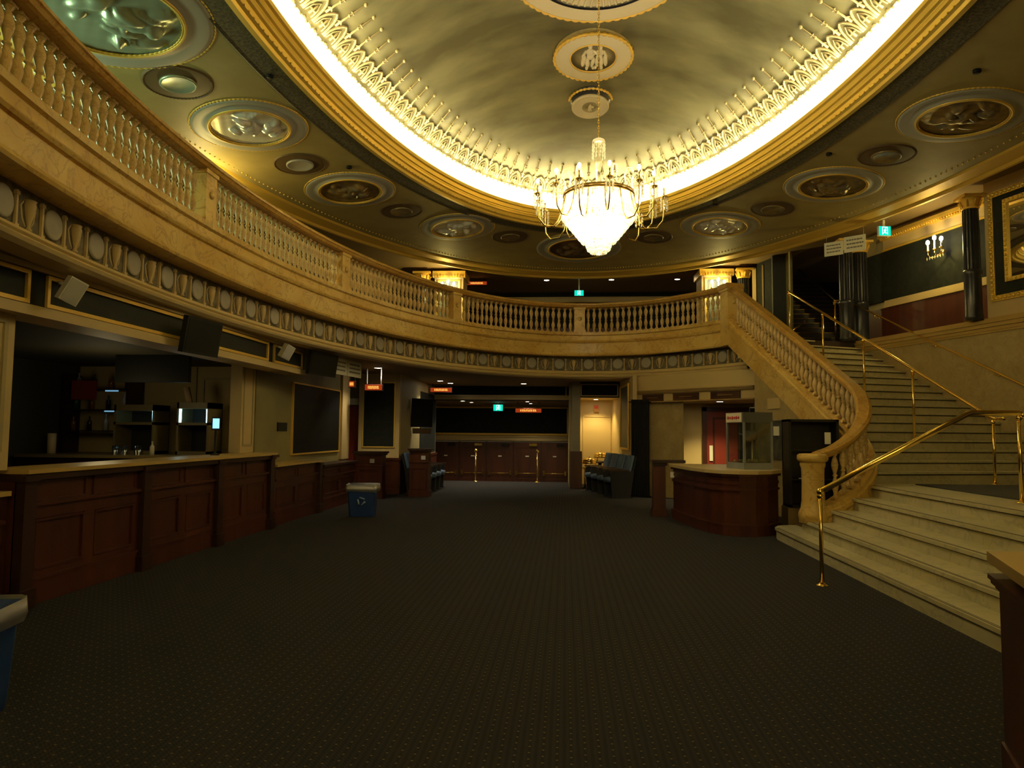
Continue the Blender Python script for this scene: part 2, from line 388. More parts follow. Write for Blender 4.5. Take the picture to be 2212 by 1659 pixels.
struct('ceiling_dome', mb, [DOME, COVEW])
# raised ornament: pointed arches with a cross, and a spear between each pair
mb = MB(); NA = 118
def dl(t, u, d): return tuple(domept(t, u, d))
dts = []
acc = 0; prev = domept(0, .9)
ts = [0]; fine = 1440
cum = [0]
for k in range(1, fine + 1):
    p = domept(2 * PI * k / fine, .9); acc += (p - prev).length; cum.append(acc); prev = p
def t_at(s):
    import bisect
    i = min(fine - 1, max(0, bisect.bisect_left(cum, s) - 1)); return 2 * PI * (i + (s - cum[i]) / max(1e-9, cum[i + 1] - cum[i])) / fine
for k in range(NA):
    s0 = acc * k / NA; w = acc / NA; tc_ = t_at(s0 + w / 2)
    pr = []
    for (a_, u_) in ((-.44, .936), (-.43, .918), (-.34, .900), (-.18, .886), (0, .879), (.18, .886), (.34, .900), (.43, .918), (.44, .936)): pr.append(dl(t_at(min(acc, max(0, s0 + w * (.5 + a_)))), u_, .012))
    mb.tube(pr, .018, 5)
    pr2 = [dl(t_at(s0 + w * (.5 + a_)), u_, .01) for a_, u_ in ((-.28, .934), (-.22, .912), (0, .896), (.22, .912), (.28, .934))]
    mb.tube(pr2, .010, 4)
    mb.tube([dl(tc_, .932, .012), dl(tc_, .906, .012)], .016, 5); mb.tube([dl(t_at(s0 + w * .34), .920, .012), dl(t_at(s0 + w * .66), .920, .012)], .016, 5)
    mb.ball(dl(tc_, .943, .01), .028, 6, 4); mb.ball(dl(t_at(s0 + w * .2), .946, .01), .018, 6, 4); mb.ball(dl(t_at(s0 + w * .8), .946, .01), .018, 6, 4)
    te = t_at(s0)
    mb.tube([dl(te, .900, .012), dl(te, .868, .012), dl(te, .815, .012)], [.022, .013, .011], 5)
    mb.ball(dl(te, .811, .012), .030, 6, 4); mb.ball(dl(te, .858, .012), .026, 6, 4)
    mb.tube([dl(t_at(max(0, s0 - w * .16)), .888, .012), dl(te, .880, .012), dl(t_at(s0 + w * .16), .888, .012)], .012, 4)
    mb.tube([dl(t_at(max(0, s0 - w * .12)), .848, .012), dl(t_at(s0 + w * .12), .848, .012)], .012, 4)
struct('trim_5', mb, ORNP)
# ceiling of the upper lounge beyond the ring, with the cornice that hangs at the ring's outer edge
struct('trim_6', closed_ell([(OA - .42, OB - .50, 6.045), (OA - .38, OB - .46, 6.010), (OA - .10, OB - .12, 5.975), (OA - .06, OB - .08, 5.93), (OA, OB, 5.93), (OA + .02, OB + .02, 5.97), (OA + .12, OB + .14, 5.99), (OA + .14, OB + .16, 6.06), (OA + .14, OB + .16, 6.26)], 144, c=(EX, EY)), GOLDP)
mb = MB()
for k in range(560):
    t = 2 * PI * k / 560; mb.ball(tuple(ringpt(t, .19, -.004)), .016, 6, 4)
struct('trim_7', mb, GOLDP)
mb = MB(); rows = []
for i in range(97):
    t = 2 * PI * i / 96; rows.append([(EX + (OA + .14) * math.cos(t), EY + (OB + .16) * math.sin(t), 6.22), (EX + 14 * math.cos(t), EY + 20 * math.sin(t), 6.22)])
mb.sweep(rows)
struct('ceiling_upper', mb, mat('lounge_ceiling', (0.26, 0.18, 0.075), 0.7))
# soffit under the balcony
mb = MB(); rows = []
for i in range(97):
    t = math.radians(50) + math.radians(195) * i / 96
    rows.append([(*pe(t, 0.10), 2.88), (*pe(t, 6.0), 2.88)])
mb.sweep(rows)
struct('ceiling_soffit', mb, SOFFIT)
struct('ceiling_vestibule', MB().box(-5, 2.0, 21.35, 26, 2.45, 2.6), SOFFIT)

# ------------------------------------------------------------------ balcony front: frieze and cornice
struct('trim_8', ring_sweep([(0.27, 3.44), (0.27, 3.05)], t0=math.radians(47)), mat('frieze_ground', (0.10, 0.085, 0.05), 0.7, col2=(0.19, 0.16, 0.09), scale=14))
struct('trim_9', ring_sweep([(0.27, 3.06), (0.20, 3.06), (0.17, 3.03), (0.10, 3.02), (0.07, 2.985), (0.10, 2.96), (0.06, 2.955), (0.03, 2.93), (0.04, 2.90), (0.08, 2.87), (0.10, 2.87), (0.30, 2.87)], t0=math.radians(47)), CREAM)
struct('trim_10', ring_sweep([(0.265, 3.075), (0.245, 3.075), (0.245, 3.055), (0.265, 3.055)], t0=math.radians(47)), BAND)
# arc-length table on the balcony edge
TN = 2400; bt = [math.radians(10) + math.radians(232) * k / TN for k in range(TN + 1)]; bc = [0.0]
for k in range(1, TN + 1):
    a, b = pe(bt[k - 1]), pe(bt[k]); bc.append(bc[-1] + math.hypot(a[0] - b[0], a[1] - b[1]))
import bisect
def bt_at(s):
    i = min(TN - 1, max(0, bisect.bisect_left(bc, s) - 1)); return bt[i] + (bt[i + 1] - bt[i]) * (s - bc[i]) / (bc[i + 1] - bc[i])
def bs_at(t): return bc[min(TN, max(0, int(round((t - bt[0]) / (bt[-1] - bt[0]) * TN))))]
fr = MB(); s0 = bs_at(math.radians(49)); s1 = bs_at(math.radians(236)); n = int((s1 - s0) / .335)
for k in range(n):
    t = bt_at(s0 + (s1 - s0) * k / n); p = pe(t, .27); q = pe(t, 0.0)
    N = Vector((q[0] - p[0], q[1] - p[1], 0)).normalized(); U = Vector((-N.y, N.x, 0))
    c = Vector((p[0], p[1], 3.235))
    if k % 2 == 0:
        i0 = len(fr.v); fr.cur = 0
        fr.lathe([(.128, 0), (.132, .015), (.118, .028), (.10, .020), (.02, .030)], (0, 0, 0), 16)
        fr.xf(Matrix.Translation(c) @ Matrix((U, Vector((0, 0, 1)), N)).transposed().to_4x4(), i0)
        fr.cur = 1
        for sgn in (-1, 1):
            cc = c + U * sgn * .165
            fr.pbox(cc, U, Vector((0, 0, 1)), N, -.011, .011, -.15, .14, 0, .025); fr.pbox(cc, U, Vector((0, 0, 1)), N, -.026, .026, -.16, -.13, 0, .03); fr.pbox(cc, U, Vector((0, 0, 1)), N, -.022, .022, .10, .13, 0, .03)
    else:
        fr.cur = 1; i0 = len(fr.v)
        fr.lathe([(.022, -.15), (.03, -.14), (.012, -.11), (.02, -.08), (.042, 0), (.052, .06), (.045, .085), (.055, .10), (.03, .11)], c + N * .012, 8)
        for sgn in (-1, 1):
            fr.tube([c + U * sgn * .05 + Vector((0, 0, .10)), c + U * sgn * .10 + Vector((0, 0, .04)), c + U * sgn * .075 + Vector((0, 0, -.06)), c + U * sgn * .03 + Vector((0, 0, -.12))], .009, 4)
struct('trim_11', fr, [GREYW, CREAM])

# ------------------------------------------------------------------ balcony balustrade
ZR = 4.75
bal = thing('balcony_balustrade', 'curved gold marble balustrade of the balcony with turned balusters and square pedestals', 'balustrade', (EX, EY + RB, 3.42))
BS = (EX, EY + RB, 3.42)
ob('parapet', ring_sweep([(0.30, 3.42), (0.0, 3.42), (-.012, 3.45), (0.02, 3.50), (0.02, 3.725), (0.045, 3.735), (0.045, 3.750), (0.01, 3.76), (-.005, 3.79), (0.03, 3.83), (0.035, 3.93), (0.0, 3.95), (0.0, 4.02), (0.30, 4.02), (0.30, 3.42)]), MARB, bal, shift=BS)
ob('handrail', ring_sweep([(0.02, 4.64), (-.01, 4.655), (-.03, 4.69), (-.045, 4.70), (-.045, 4.73), (-.02, 4.755), (0.02, 4.765), (0.26, 4.765), (0.32, 4.73), (0.32, 4.69), (0.28, 4.64), (0.02, 4.64)]), RAILM, bal, shift=BS)
def baluster_mb(h, n=12):
    f = h / .62
    pr = [(.044, .0), (.044, .035), (.030, .045), (.022, .065), (.024, .085), (.040, .135), (.047, .175), (.042, .215), (.024, .270), (.021, .295), (.034, .303), (.034, .317), (.021, .325),
          (.024, .35), (.040, .405), (.047, .445), (.042, .485), (.024, .545), (.020, .560), (.033, .572), (.033, .582), (.042, .590), (.042, .62)]
    m = MB(); m.lathe([(r, z * f) for r, z in pr], (0, 0, 0), n)
    m.box(-.046, .046, -.046, .046, 0, .03 * f); m.box(-.044, .044, -.044, .044, .595 * f, .62 * f); return m
bm = baluster_mb(.62).mesh('baluster', BAL)
peds = [math.radians(a) for a in (90.5, 108.6, 131.0, 153.5, 182.3, 214.0)]
def ped_t(x, y): return math.atan2((y - EY) / RB, (x - EX) / RA) % (2 * PI)
PED = [ped_t(.35, 17.75), ped_t(-2.42, 15.72), ped_t(-3.90, 12.20), ped_t(-4.32, 8.20), ped_t(-3.75, 3.2)]
for k, t in enumerate(PED):
    p = pe(t, .15); q = pe(t, 0); a = math.atan2(q[1] - p[1], q[0] - p[0])
    m = MB(); m.obox(p, .135, .13, 4.01, 4.65, a); m.obox(p, .15, .15, 4.01, 4.08, a); m.obox(p, .15, .15, 4.60, 4.65, a)
    m.lathe([(.045, 0), (.05, .01), (.03, .025), (.01, .03)], (p[0] + math.cos(a) * .134, p[1] + math.sin(a) * .134, 4.36), 10, ax=(math.cos(a), math.sin(a), 0))
    ob('pedestal', m, MARB, bal, shift=BS)
pts = []
lim = [T_NEW + .02] + PED + [T_END]
for i in range(len(lim) - 1):
    a, b = bs_at(lim[i]) + (.16 if i == 0 else .21), bs_at(lim[i + 1]) - .21
    nb = max(2, int((b - a) / .138))
    for k in range(nb + 1): pts.append(bt_at(a + (b - a) * k / nb))
def near(t): p = pe(t, .14); return math.hypot(p[0], p[1] - 0.0)
vis = sorted([t for t in pts if pe(t)[1] > 4.2], key=near)
big, rest = vis[:100], vis[100:] + [t for t in pts if pe(t)[1] <= 4.2]
for t in big:
    p = pe(t, .14); o = bpy.data.objects.new('baluster', bm); COL.objects.link(o); o.parent = bal; o.location = (p[0] - BS[0], p[1] - BS[1], 4.02 - BS[2])
    o.rotation_euler = (0, 0, math.atan2(math.sin(t) / RB, math.cos(t) / RA))
m = MB(); one = baluster_mb(.62, 9)
for t in rest:
    p = pe(t, .14); a = math.atan2(math.sin(t) / RB, math.cos(t) / RA); M = Matrix.Translation((p[0], p[1], 4.02)) @ Matrix.Rotation(a, 4, 'Z')
    m.add([tuple(M @ Vector(v)) for v in one.v], one.f, True)
ob('far_balusters', m, BAL, bal, kind='stuff', shift=BS)

# ------------------------------------------------------------------ stair balustrade
def catmull(P, n=10):
    out = []; P = [Vector(p) for p in P]; Q = [P[0] * 2 - P[1]] + P + [P[-1] * 2 - P[-2]]
    for i in range(1, len(Q) - 2):
        for k in range(n):
            t = k / n; a, b, c, d = Q[i - 1], Q[i], Q[i + 1], Q[i + 2]
            out.append(.5 * ((2 * b) + (-a + c) * t + (2 * a - 5 * b + 4 * c - d) * t * t + (-a + 3 * b - 3 * c + d) * t ** 3))
    out.append(P[-1]); return out
SP = catmull([(3.62, 15.62, 4.74), (4.06, 13.3, 3.44), (4.37, 11.7, 2.50), (4.44, 11.2, 2.22), (4.38, 10.80, 1.97), (4.22, 10.47, 1.73), (3.98, 10.27, 1.51), (3.70, 10.15, 1.34), (3.43, 10.10, 1.24)], 12)
SB = (4.0, 11.5, 0)
def path_frames(P):
    fr_ = []
    for i, p in enumerate(P):
        d = (P[min(i + 1, len(P) - 1)] - P[max(i - 1, 0)]); d.z = 0; d.normalize(); fr_.append((p, Vector((-d.y, d.x, 0))))
    return fr_
FR = path_frames(SP)
def path_loft(prof, z0f=None):
    rows = []
    for p, nn in FR: rows.append([tuple(Vector((p.x, p.y, 0)) + nn * o + Vector((0, 0, (z if z0f is None else z0f(p, z))))) for o, z in [(o_, p.z + z_) for o_, z_ in prof]])
    return MB().loft(rows)
stb = thing('stair_balustrade', 'sweeping gold marble balustrade beside the grand stairs, curling to a round newel', 'balustrade', SB)
ob('handrail', path_loft([(-.07, -.10), (-.085, -.06), (-.105, -.05), (-.105, -.01), (-.07, .02), (.07, .02), (.105, -.01), (.105, -.05), (.085, -.06), (.07, -.10)]), RAILM, stb, shift=SB)
def bot(p, z): return max(z, .0)
rows = []
for i, (p, nn) in enumerate(FR):
    s = i / (len(FR) - 1); zt = p.z - .73; zb = max(.02, p.z - 1.30)
    if p.y < 10.9: zb = min(zb, .30); zb = max(.02, zb)
    rows.append([tuple(Vector((p.x, p.y, 0)) + nn * o + Vector((0, 0, z))) for o, z in ((-.13, zt), (.13, zt), (.13, zt - .06), (.16, zt - .08), (.16, zt - .14), (.13, zt - .17), (.13, zb), (-.13, zb), (-.13, zt - .17), (-.16, zt - .14), (-.16, zt - .08), (-.13, zt - .06))])
ob('stringer', MB().loft(rows), MARB, stb, shift=SB)
m = MB(); m.lathe([(.19, .30), (.19, .36), (.20, .38), (.195, .44), (.165, .50), (.150, .60), (.145, .85), (.150, 1.04), (.165, 1.08), (.165, 1.12)], (3.40, 10.10, 0), 24)
m.lathe([(.15, 1.12), (.19, 1.14), (.205, 1.17), (.20, 1.22), (.17, 1.24), (.02, 1.245)], (3.40, 10.10, 0), 24)
ob('newel_post', m, MARB, stb, shift=SB)
m = MB(); p = (3.60, 15.66); m.obox(p, .17, .16, 3.42, 4.66, .3); m.obox(p, .19, .18, 4.60, 4.66, .3); m.lathe([(.045, 0), (.05, .01), (.01, .03)], (3.62, 15.5, 4.36), 10, ax=(0, -1, 0))
ob('pedestal', m, MARB, stb, shift=SB)
ob('pedestal_cap', MB().obox(p, .21, .20, 4.66, 4.765, .3), RAILM, stb, shift=SB)
acc2 = 0; nxt = .30; bm2 = baluster_mb(.66).mesh('stair_baluster', BAL); total = sum((SP[i] - SP[i - 1]).xy.length for i in range(1, len(SP)))
for i in range(1, len(SP)):
    seg = (SP[i] - SP[i - 1]).xy.length
    while acc2 + seg > nxt and nxt < total - .26:
        f = (nxt - acc2) / seg; q = SP[i - 1].lerp(SP[i], f)
        o = bpy.data.objects.new('baluster', bm2); COL.objects.link(o); o.parent = stb; o.location = (q.x - SB[0], q.y - SB[1], q.z - .735)
        o.rotation_euler = (0, 0, math.atan2(FR[i][1].y, FR[i][1].x)); nxt += .136
    acc2 += seg

def WX(y): return 6.9 + .314 * (16.4 - y)
# ------------------------------------------------------------------ marble stairs
st = thing('marble_staircase', 'pale marble grand staircase with a low first flight, carpeted landing and long upper flight', 'staircase', (5, 8, 0)); SO = (5, 8, 0)
XS = [3.0, 3.27, 3.58, 3.90, 4.25]; YE = [10.55, 10.30, 10.25, 10.40, 10.62]
def step_mb(P, z0, z1):       # prism with a projecting rounded nosing on the outline edges P[0]->P[1]
    m = MB(); m.quadbox(P, z0, z1 - .035); return m
for i in range(4):
    h = .16 * (i + 1); x0 = XS[i]; x1 = XS[i + 1] + .04; ye = YE[i]
    m = MB(); m.box(x0 + .03, x1, -3.5, ye - .03, 0, h - .035)
    if i == 0:
        P = [(x0, -3.5)] ; P = [(x0, -3.5), (x1, -3.5), (x1 + .12, ye + .38), (x0 + .30, ye + .38), (x0 + .13, ye + .28), (x0 + .03, ye + .08)]
        m.quadbox([(q[0] + .02 if j in (0, 4, 5) else q[0], q[1]) for j, q in enumerate(P)], 0, h - .035); m.quadbox(P, h - .035, h)
    else:
        m.quadbox([(x0, -3.5), (x1, -3.5), (x1, ye), (x0, ye)], h - .035, h)
    sp_ = ob('step', m, STEPM, st, shift=SO)
    ob('edge_strip_and_shade', MB().box(x0 + .035, x0 + .047, -3.5, ye, h, h + .002).box(x0 + .060, x0 + .067, -3.5, ye, h, h + .002).box(x0 + .024, x0 + .0298, -3.5, ye - .04, h - .050, h - .035), mat('strip_and_shade', (.10, .085, .045), .6), sp_, shift=SO)  # two tread strips; the third paints the shade under the nosing
m = MB(); LP_ = [(9.5, -3.5), (9.5, 8.0), (8.64, 10.8)]; m.quadbox([(XS[4] + .03, -3.5)] + LP_ + [(XS[4] + .03, 10.8)], 0, .765); m.quadbox([(XS[4], -3.5)] + LP_ + [(XS[4], 10.8)], .765, .80)
ld_ = ob('landing', m, STEPM, st, shift=SO)
ob('edge_strip_and_shade', MB().box(XS[4] + .035, XS[4] + .047, -3.5, 10.6, .80, .802).box(XS[4] + .060, XS[4] + .067, -3.5, 10.6, .80, .802).box(XS[4] + .024, XS[4] + .0298, -3.5, 10.6, .75, .765), mat('strip_and_shade', (.10, .085, .045), .6), ld_, shift=SO)  # landing's tread strips, plus nosing shade painted as a dark riser strip
ob('landing_carpet', MB().quadbox([(4.98, -3.5), (9.45, -3.5), (9.45, 8.0), (8.6, 10.7), (4.98, 10.58)], .80, .815), CARPD, st, shift=SO)
NR = 18
def stair_L(f): y = 10.85 + (15.62 - 10.85) * f; x = 4.50 + (3.66 - 4.50) * f; return (x, y)
def stair_R(f): y = 11.9 + (17.0 - 11.9) * f; return (WX(y), y)
RH = (3.65 - .80) / NR
for k in range(NR):
    f = k / (NR - 1); L0, R0 = stair_L(f), stair_R(f); f2 = min(1.0 + 1 / NR, (k + 1.4) / (NR - 1)); L1, R1 = stair_L(f2), stair_R(f2)
    zt = .80 + RH * (k + 1); zb = max(0, zt - .21) if k > 1 else .0
    R1 = (WX(R1[1]) - .01, R1[1]); R0 = (R0[0] - .01, R0[1]); m = MB(); m.quadbox([(L0[0], L0[1] + .035), (R0[0], R0[1] + .035), R1, L1], zb, zt - .03); m.quadbox([L0, R0, R1, L1], zt - .03, zt)
    sp_ = ob('step', m, STEPM, st, shift=SO)
    ob('edge_strip_and_shade', MB().quadbox([(L0[0], L0[1] + .029), (R0[0], R0[1] + .029), (R0[0], R0[1] + .0345), (L0[0], L0[1] + .0345)], zt - .052, zt - .030), mat('strip_and_shade', (.10, .085, .045), .6), sp_, shift=SO)  # dark strip on the riser, painting the shadow line below the nosing
def stair_z(y, x):            # height of the upper flight at plan point
    for k in range(NR - 1, -1, -1):
        f = k / (NR - 1); L0, R0 = stair_L(f), stair_R(f)
        yy = L0[1] + (R0[1] - L0[1]) * (x - L0[0]) / (R0[0] - L0[0])
        if y >= yy: return .80 + RH * (k + 1)
    return .80

# ------------------------------------------------------------------ brass handrails
def handrail(name, label, loc, pts, posts, r=.024, brackets=()):
    t = thing(name, label, 'handrail', loc, group='polished brass handrails'); m = MB(); m.tube(pts, r, 12)
    for e in (pts[0], pts[-1]): m.ball(e, r * 1.25)
    ob('rail', m, BRASS, t, shift=loc)
    for (x, y, z0, z1) in posts:
        m = MB(); m.lathe([(.020, z0 + .02), (.020, z1 - .02)], (x, y, 0), 12); m.lathe([(.02, z1 - .07), (.032, z1 - .055), (.032, z1 - .035), (.02, z1 - .02), (.024, z1)], (x, y, 0), 12)
        po = ob('post', m, BRASS, t, shift=loc)
        ob('flange', MB().lathe([(.058, z0), (.058, z0 + .006), (.04, z0 + .016), (.022, z0 + .03)], (x, y, 0), 16), BRASS, po, shift=loc)
    for (a, b) in brackets:
        m = MB(); m.tube([a, (a[0], a[1], a[2] - .07), b], .009, 6); m.ball(b, .03); ob('bracket', m, BRASS, t, shift=loc)
    return t
handrail('brass_handrail', 'brass handrail rising from the carpet to the landing, nearest the room', (2.56, 7.4, 0),
         [(2.56, 7.40, .93), (4.18, 7.74, 1.73), (4.24, 7.75, 1.745), (4.72, 7.78, 1.745), (4.76, 7.75, 1.72)], [(2.56, 7.40, 0, .93), (4.72, 7.78, .815, 1.74)], .030)
def railB(f): return (6.15 + (4.87 - 6.15) * f, 10.72 + (15.75 - 10.72) * f, 1.75 + (4.62 - 1.75) * f)
pb = []
for f in (.0, .30, .535, .77, 1.0):
    x, y, z = railB(f); pb.append((x, y, stair_z(y + .05, x) if f > 0 else .815, z))
handrail('brass_handrail', 'long brass handrail on posts up the middle of the upper marble flight', (6.15, 10.72, .8), [(6.05, 10.3, 1.75), (6.15, 10.6, 1.75), railB(0)] + [railB(f) for f in (.25, .5, .75, 1.0)], pb)
def wr(y, z): return (WX(y) - .10, y, z)
pw = [(6.36, 17.2, 4.60), (6.40, 17.35, 4.72), (6.50, 17.25, 4.70), (6.62, 16.95, 4.60)] + [wr(16.2, 4.20), wr(14.7, 3.37), wr(13.4, 2.68), wr(12.4, 2.14), wr(11.9, 1.85)]
handrail('brass_handrail', 'brass handrail bracketed to the plastered stair wall', (6.40, 17.3, 3.65), pw, [(6.42, 17.3, 3.65, 4.70)], .02,
         [((wr(14.74, 3.38)[0], 14.74, 3.38), (WX(14.74), 14.74, 3.30)), ((wr(13.42, 2.68)[0], 13.42, 2.68), (WX(13.42), 13.42, 2.60)), ((wr(16.2, 4.2)[0], 16.2, 4.2), (WX(16.2), 16.2, 4.12))])

# ------------------------------------------------------------------ right side wall W (stair wall + upper wall)
def wallW(m, y0, y1, z0, z1, off0=0.0, off1=.25):   # slab of the wall W between depths y0<y1, offsets measured away from the room
    m.quadbox([(WX(y0) + off0, y0), (WX(y0) + off1, y0), (WX(y1) + off1, y1), (WX(y1) + off0, y1)], z0, z1); return m
struct('wall_right', wallW(MB(), 1.0, 17.1, 0, 3.55), WALLM)
m = MB()
for (o_, z0, z1) in ((-.03, 3.40, 3.44), (-.05, 3.44, 3.50), (-.09, 3.50, 3.57), (-.12, 3.57, 3.63), (-.06, 3.63, 3.67)): wallW(m, 1.0, 17.15, z0, z1, o_, .3)
struct('trim_12', m, mat('cornice_gold_cream', (0.50, 0.34, 0.10), 0.45, .2))
struct('wall_right_upper', wallW(MB(), 1.0, 13.62, 3.62, 6.25, 0.02, .3), CREAM)
m = wallW(MB(), 14.05, 17.6, 3.62, 6.25, .58, .8)
struct('wall_right_lounge', m, CREAM2)
struct('wall_right_wainscot', wallW(MB(), 13.62, 17.6, 3.64, 4.42, .50, .58), WOOD)
m = wallW(MB(), 13.62, 16.7, 4.42, 4.48, .47, .6); wallW(m, 13.62, 16.7, 4.48, 4.58, .49, .6); struct('trim_13', m, CREAM)
struct('wall_right_panel', wallW(MB(), 13.62, 17.6, 4.58, 5.72, .50, .58), PANEL)
m = wallW(MB(), 13.62, 16.7, 5.72, 5.76, .47, .6); wallW(m, 13.62, 16.7, 5.97, 6.02, .42, .6); wallW(m, 13.62, 16.7, 6.02, 6.10, .36, .6)
for k in range(46):
    y = 13.7 + k * .062; m.ball((WX(y) + .40, y, 6.0), .022, 6, 4)
struct('trim_14', m, GOLD)
struct('trim_15', wallW(MB(), 13.62, 16.7, 5.76, 5.97, .49, .6), CREAM)

# fluted columns
def column(x, y, z0, z1, r, label):
    t = thing('fluted_column', label, 'column', (x, y, z0), group='black fluted columns of the upper lounge'); h = z1 - z0
    m = MB(); rows = []
    for z in (0.95, h - .26):
        row = []
        for k in range(128):
            a = 2 * PI * k / 128; rr = r * (1 - .17 * math.sqrt(max(0, math.cos(a * 16)))) * (1.0 if z < 1 else .93); row.append((rr * math.cos(a), rr * math.sin(a), z))
        rows.append(row)
    m.loft(rows, smooth=False); ob('shaft', m, DKM, t)
    ob('base', MB().lathe([(r * 1.08, 0), (r * 1.08, .08), (r * 1.0, .12), (r * 1.0, .84), (r * 1.12, .88), (r * 1.1, .93), (r, .96)], (0, 0, 0), 32), DKM, t)
    m = MB(); m.lathe([(r * .95, h - .26), (r * 1.05, h - .24), (r * .95, h - .22), (r * 1.0, h - .16), (r * 1.3, h - .05)], (0, 0, 0), 24); m.box(-r * 1.35, r * 1.35, -r * 1.35, r * 1.35, h - .05, h)
    for k in range(8):
        a = PI / 4 * k; m.tube([(r * 1.0 * math.cos(a), r * math.sin(a), h - .22), (r * 1.25 * math.cos(a), r * 1.25 * math.sin(a), h - .12), (r * 1.35 * math.cos(a), r * 1.35 * math.sin(a), h - .10)], .018, 5)
    ob('capital', m, GOLDP, t); return t
column(6.47, 16.75, 3.65, 6.02, .155, 'black fluted column of the close-set pair, on the stairwell side')
column(6.86, 16.95, 3.65, 6.02, .175, 'black fluted column of the close-set pair, touching the dark panelled wall')
column(7.60, 13.72, 3.65, 6.02, .145, 'black fluted column beside the tall gilt-framed mirror')
column(4.95, 20.0, 3.65, 6.1, .17, 'black fluted column behind the corner where the stairs meet the balcony')
column(-4.15, 20.1, 3.65, 6.1, .19, 'black fluted column left of the cream pier with a lit sconce')

# framed mirror on wall W
def on_W(y, z, o=0.0):
    return Vector((WX(y) + .02 - o, y, z))
UW = Vector((-.314, 1, 0)).normalized(); NW = Vector((-UW.y, UW.x, 0))      # NW points into the room
mr = thing('wall_mirror', 'tall mirror in a carved gilt frame on a black panel above the stair wall', 'mirror', on_W(12.85, 4.0)); ML = tuple(on_W(12.85, 4.0))
C0 = on_W(12.74, 4.95)
m = MB(); m.pbox(C0, UW, Vector((0, 0, 1)), NW, -.72, .72, -.90, .95, 0, .03); ob('panel', m, PANEL, mr, shift=ML)
def carved(m, C, w, h, t):
    m.frame(C, -UW, Vector((0, 0, 1)), w, h, t, .05)
    n1 = int(h / .085)
    for sgn in (-1, 1):
        for k in range(n1): m.ball(tuple(C + UW * sgn * (w / 2 - t / 2) + Vector((0, 0, -h / 2 + (k + .5) * h / n1)) + NW * .05), t * .42, 6, 4)
    n2 = int(w / .085)
    for sgn in (-1, 1):
        for k in range(n2): m.ball(tuple(C + UW * (-w / 2 + (k + .5) * w / n2) + Vector((0, 0, sgn * (h / 2 - t / 2))) + NW * .05), t * .42, 6, 4)
    return m
CC = on_W(12.74, 4.97) + NW * .0
ob('outer_frame', carved(MB(), CC, 1.62, 2.02, .10), GOLD, mr, shift=ML)
CI = on_W(12.95, 5.02) + NW * .03
ob('inner_frame', carved(MB(), CI, .52, 1.50, .07), GOLD, mr, shift=ML)
m = MB(); m.pbox(CI, UW, Vector((0, 0, 1)), NW, -.19, .19, -.68, .68, 0, .012); ob('glass', m, MIRROR, mr, shift=ML)

# ------------------------------------------------------------------ upper lounge, far side
def seg_wall(m, a, b, z0, z1, th=.2):
    a, b = Vector((*a, 0)), Vector((*b, 0)); d = (b - a).normalized(); n = Vector((-d.y, d.x, 0)) * th
    m.quadbox([tuple(a.xy), tuple(b.xy), tuple((b + n).xy), tuple((a + n).xy)], z0, z1); return m
struct('wall_upper_far', seg_wall(MB(), (-6.5, 23.8), (5.5, 23.8), 3.64, 6.3), PANEL)
m = MB(); m.box(-6.5, 5.5, 23.66, 23.8, 5.88, 6.02); m.box(-6.5, 5.5, 23.62, 23.8, 6.02, 6.05); struct('trim_16', m, CREAM)
struct('wall_upper_far_wainscot', MB().box(-6.5, 5.5, 23.68, 23.8, 3.64, 5.0), WOOD)
for k, (x0, x1, nm) in enumerate(((-3.78, -2.95, 'left'), (3.80, 4.62, 'right'))):
    m = MB(); m.box(x0, x1, 20.0, 20.8, 3.64, 6.0); struct('wall_pier_%s' % nm, m, CREAM)
    m = MB(); m.box(x0 - .06, x1 + .06, 19.94, 20.86, 5.93, 6.12)
    for q in range(12): m.box(x0 - .05 + q * (x1 - x0 + .08) / 12, x0 - .02 + q * (x1 - x0 + .08) / 12, 19.90, 19.96, 5.93, 5.98)
    m.frame(((x0 + x1) / 2, 19.99, 5.05), (-1, 0, 0), (0, 0, 1), x1 - x0 - .16, 1.62, .03, -.03) if False else m.frame(((x0 + x1) / 2, 20.0, 5.05), (1, 0, 0), (0, 0, 1), x1 - x0 - .16, 1.62, .03, .03)
    struct('trim_%d' % (17 + k), m, GOLD)
    m = MB(); m.box(x0 + .17, x1 - .17, 19.985, 20.0, 4.3, 5.82); struct('wall_pier_panel_%s' % nm, m, BLUEP)
m = MB()
seg_wall(m, (5.08, 20.4), (5.55, 18.9), 3.64, 6.2); struct('wall_lounge_right', m, PANEL)
m = MB(); m.obox((5.22, 19.9), .05, .09, 3.64, 6.1, -.3); m.obox((5.34, 19.5), .02, .03, 3.64, 6.1, -.3); struct('trim_19', m, CREAM)
struct('wall_lounge_blue', MB().box(5.42, 5.78, 18.85, 18.95, 3.64, 6.2), mat('dark_blue_paint', (.035, .042, .045), .7))
lamp('stairwell_fill_light', 'POINT', (6.7, 19.6, 6.7), 5, WARM, .15)  # added unseen lamp, puts glints on the brass nosings of the upper stairs
struct('wall_stairwell_left', MB().box(5.76, 5.82, 18.5, 21.5, 3.64, 7.0), OLIVE)
struct('wall_stairwell_back', MB().box(5.5, 9.5, 22.4, 22.6, 3.6, 8), DARK)
struct('wall_left_upper', MB().sweep([[(*E(math.radians(a), 9.3, 15.2), z) for z in (3.6, 6.3)] for a in range(118, 250, 4)]), mat('upper_wall_brown', (0.16, 0.11, 0.05), 0.7))
us_ = thing('upper_staircase', 'dark staircase with shiny brass nosings climbing from the upper lounge', 'staircase', (6.3, 18.0, 3.65)); UL = (6.3, 18.0, 3.65)
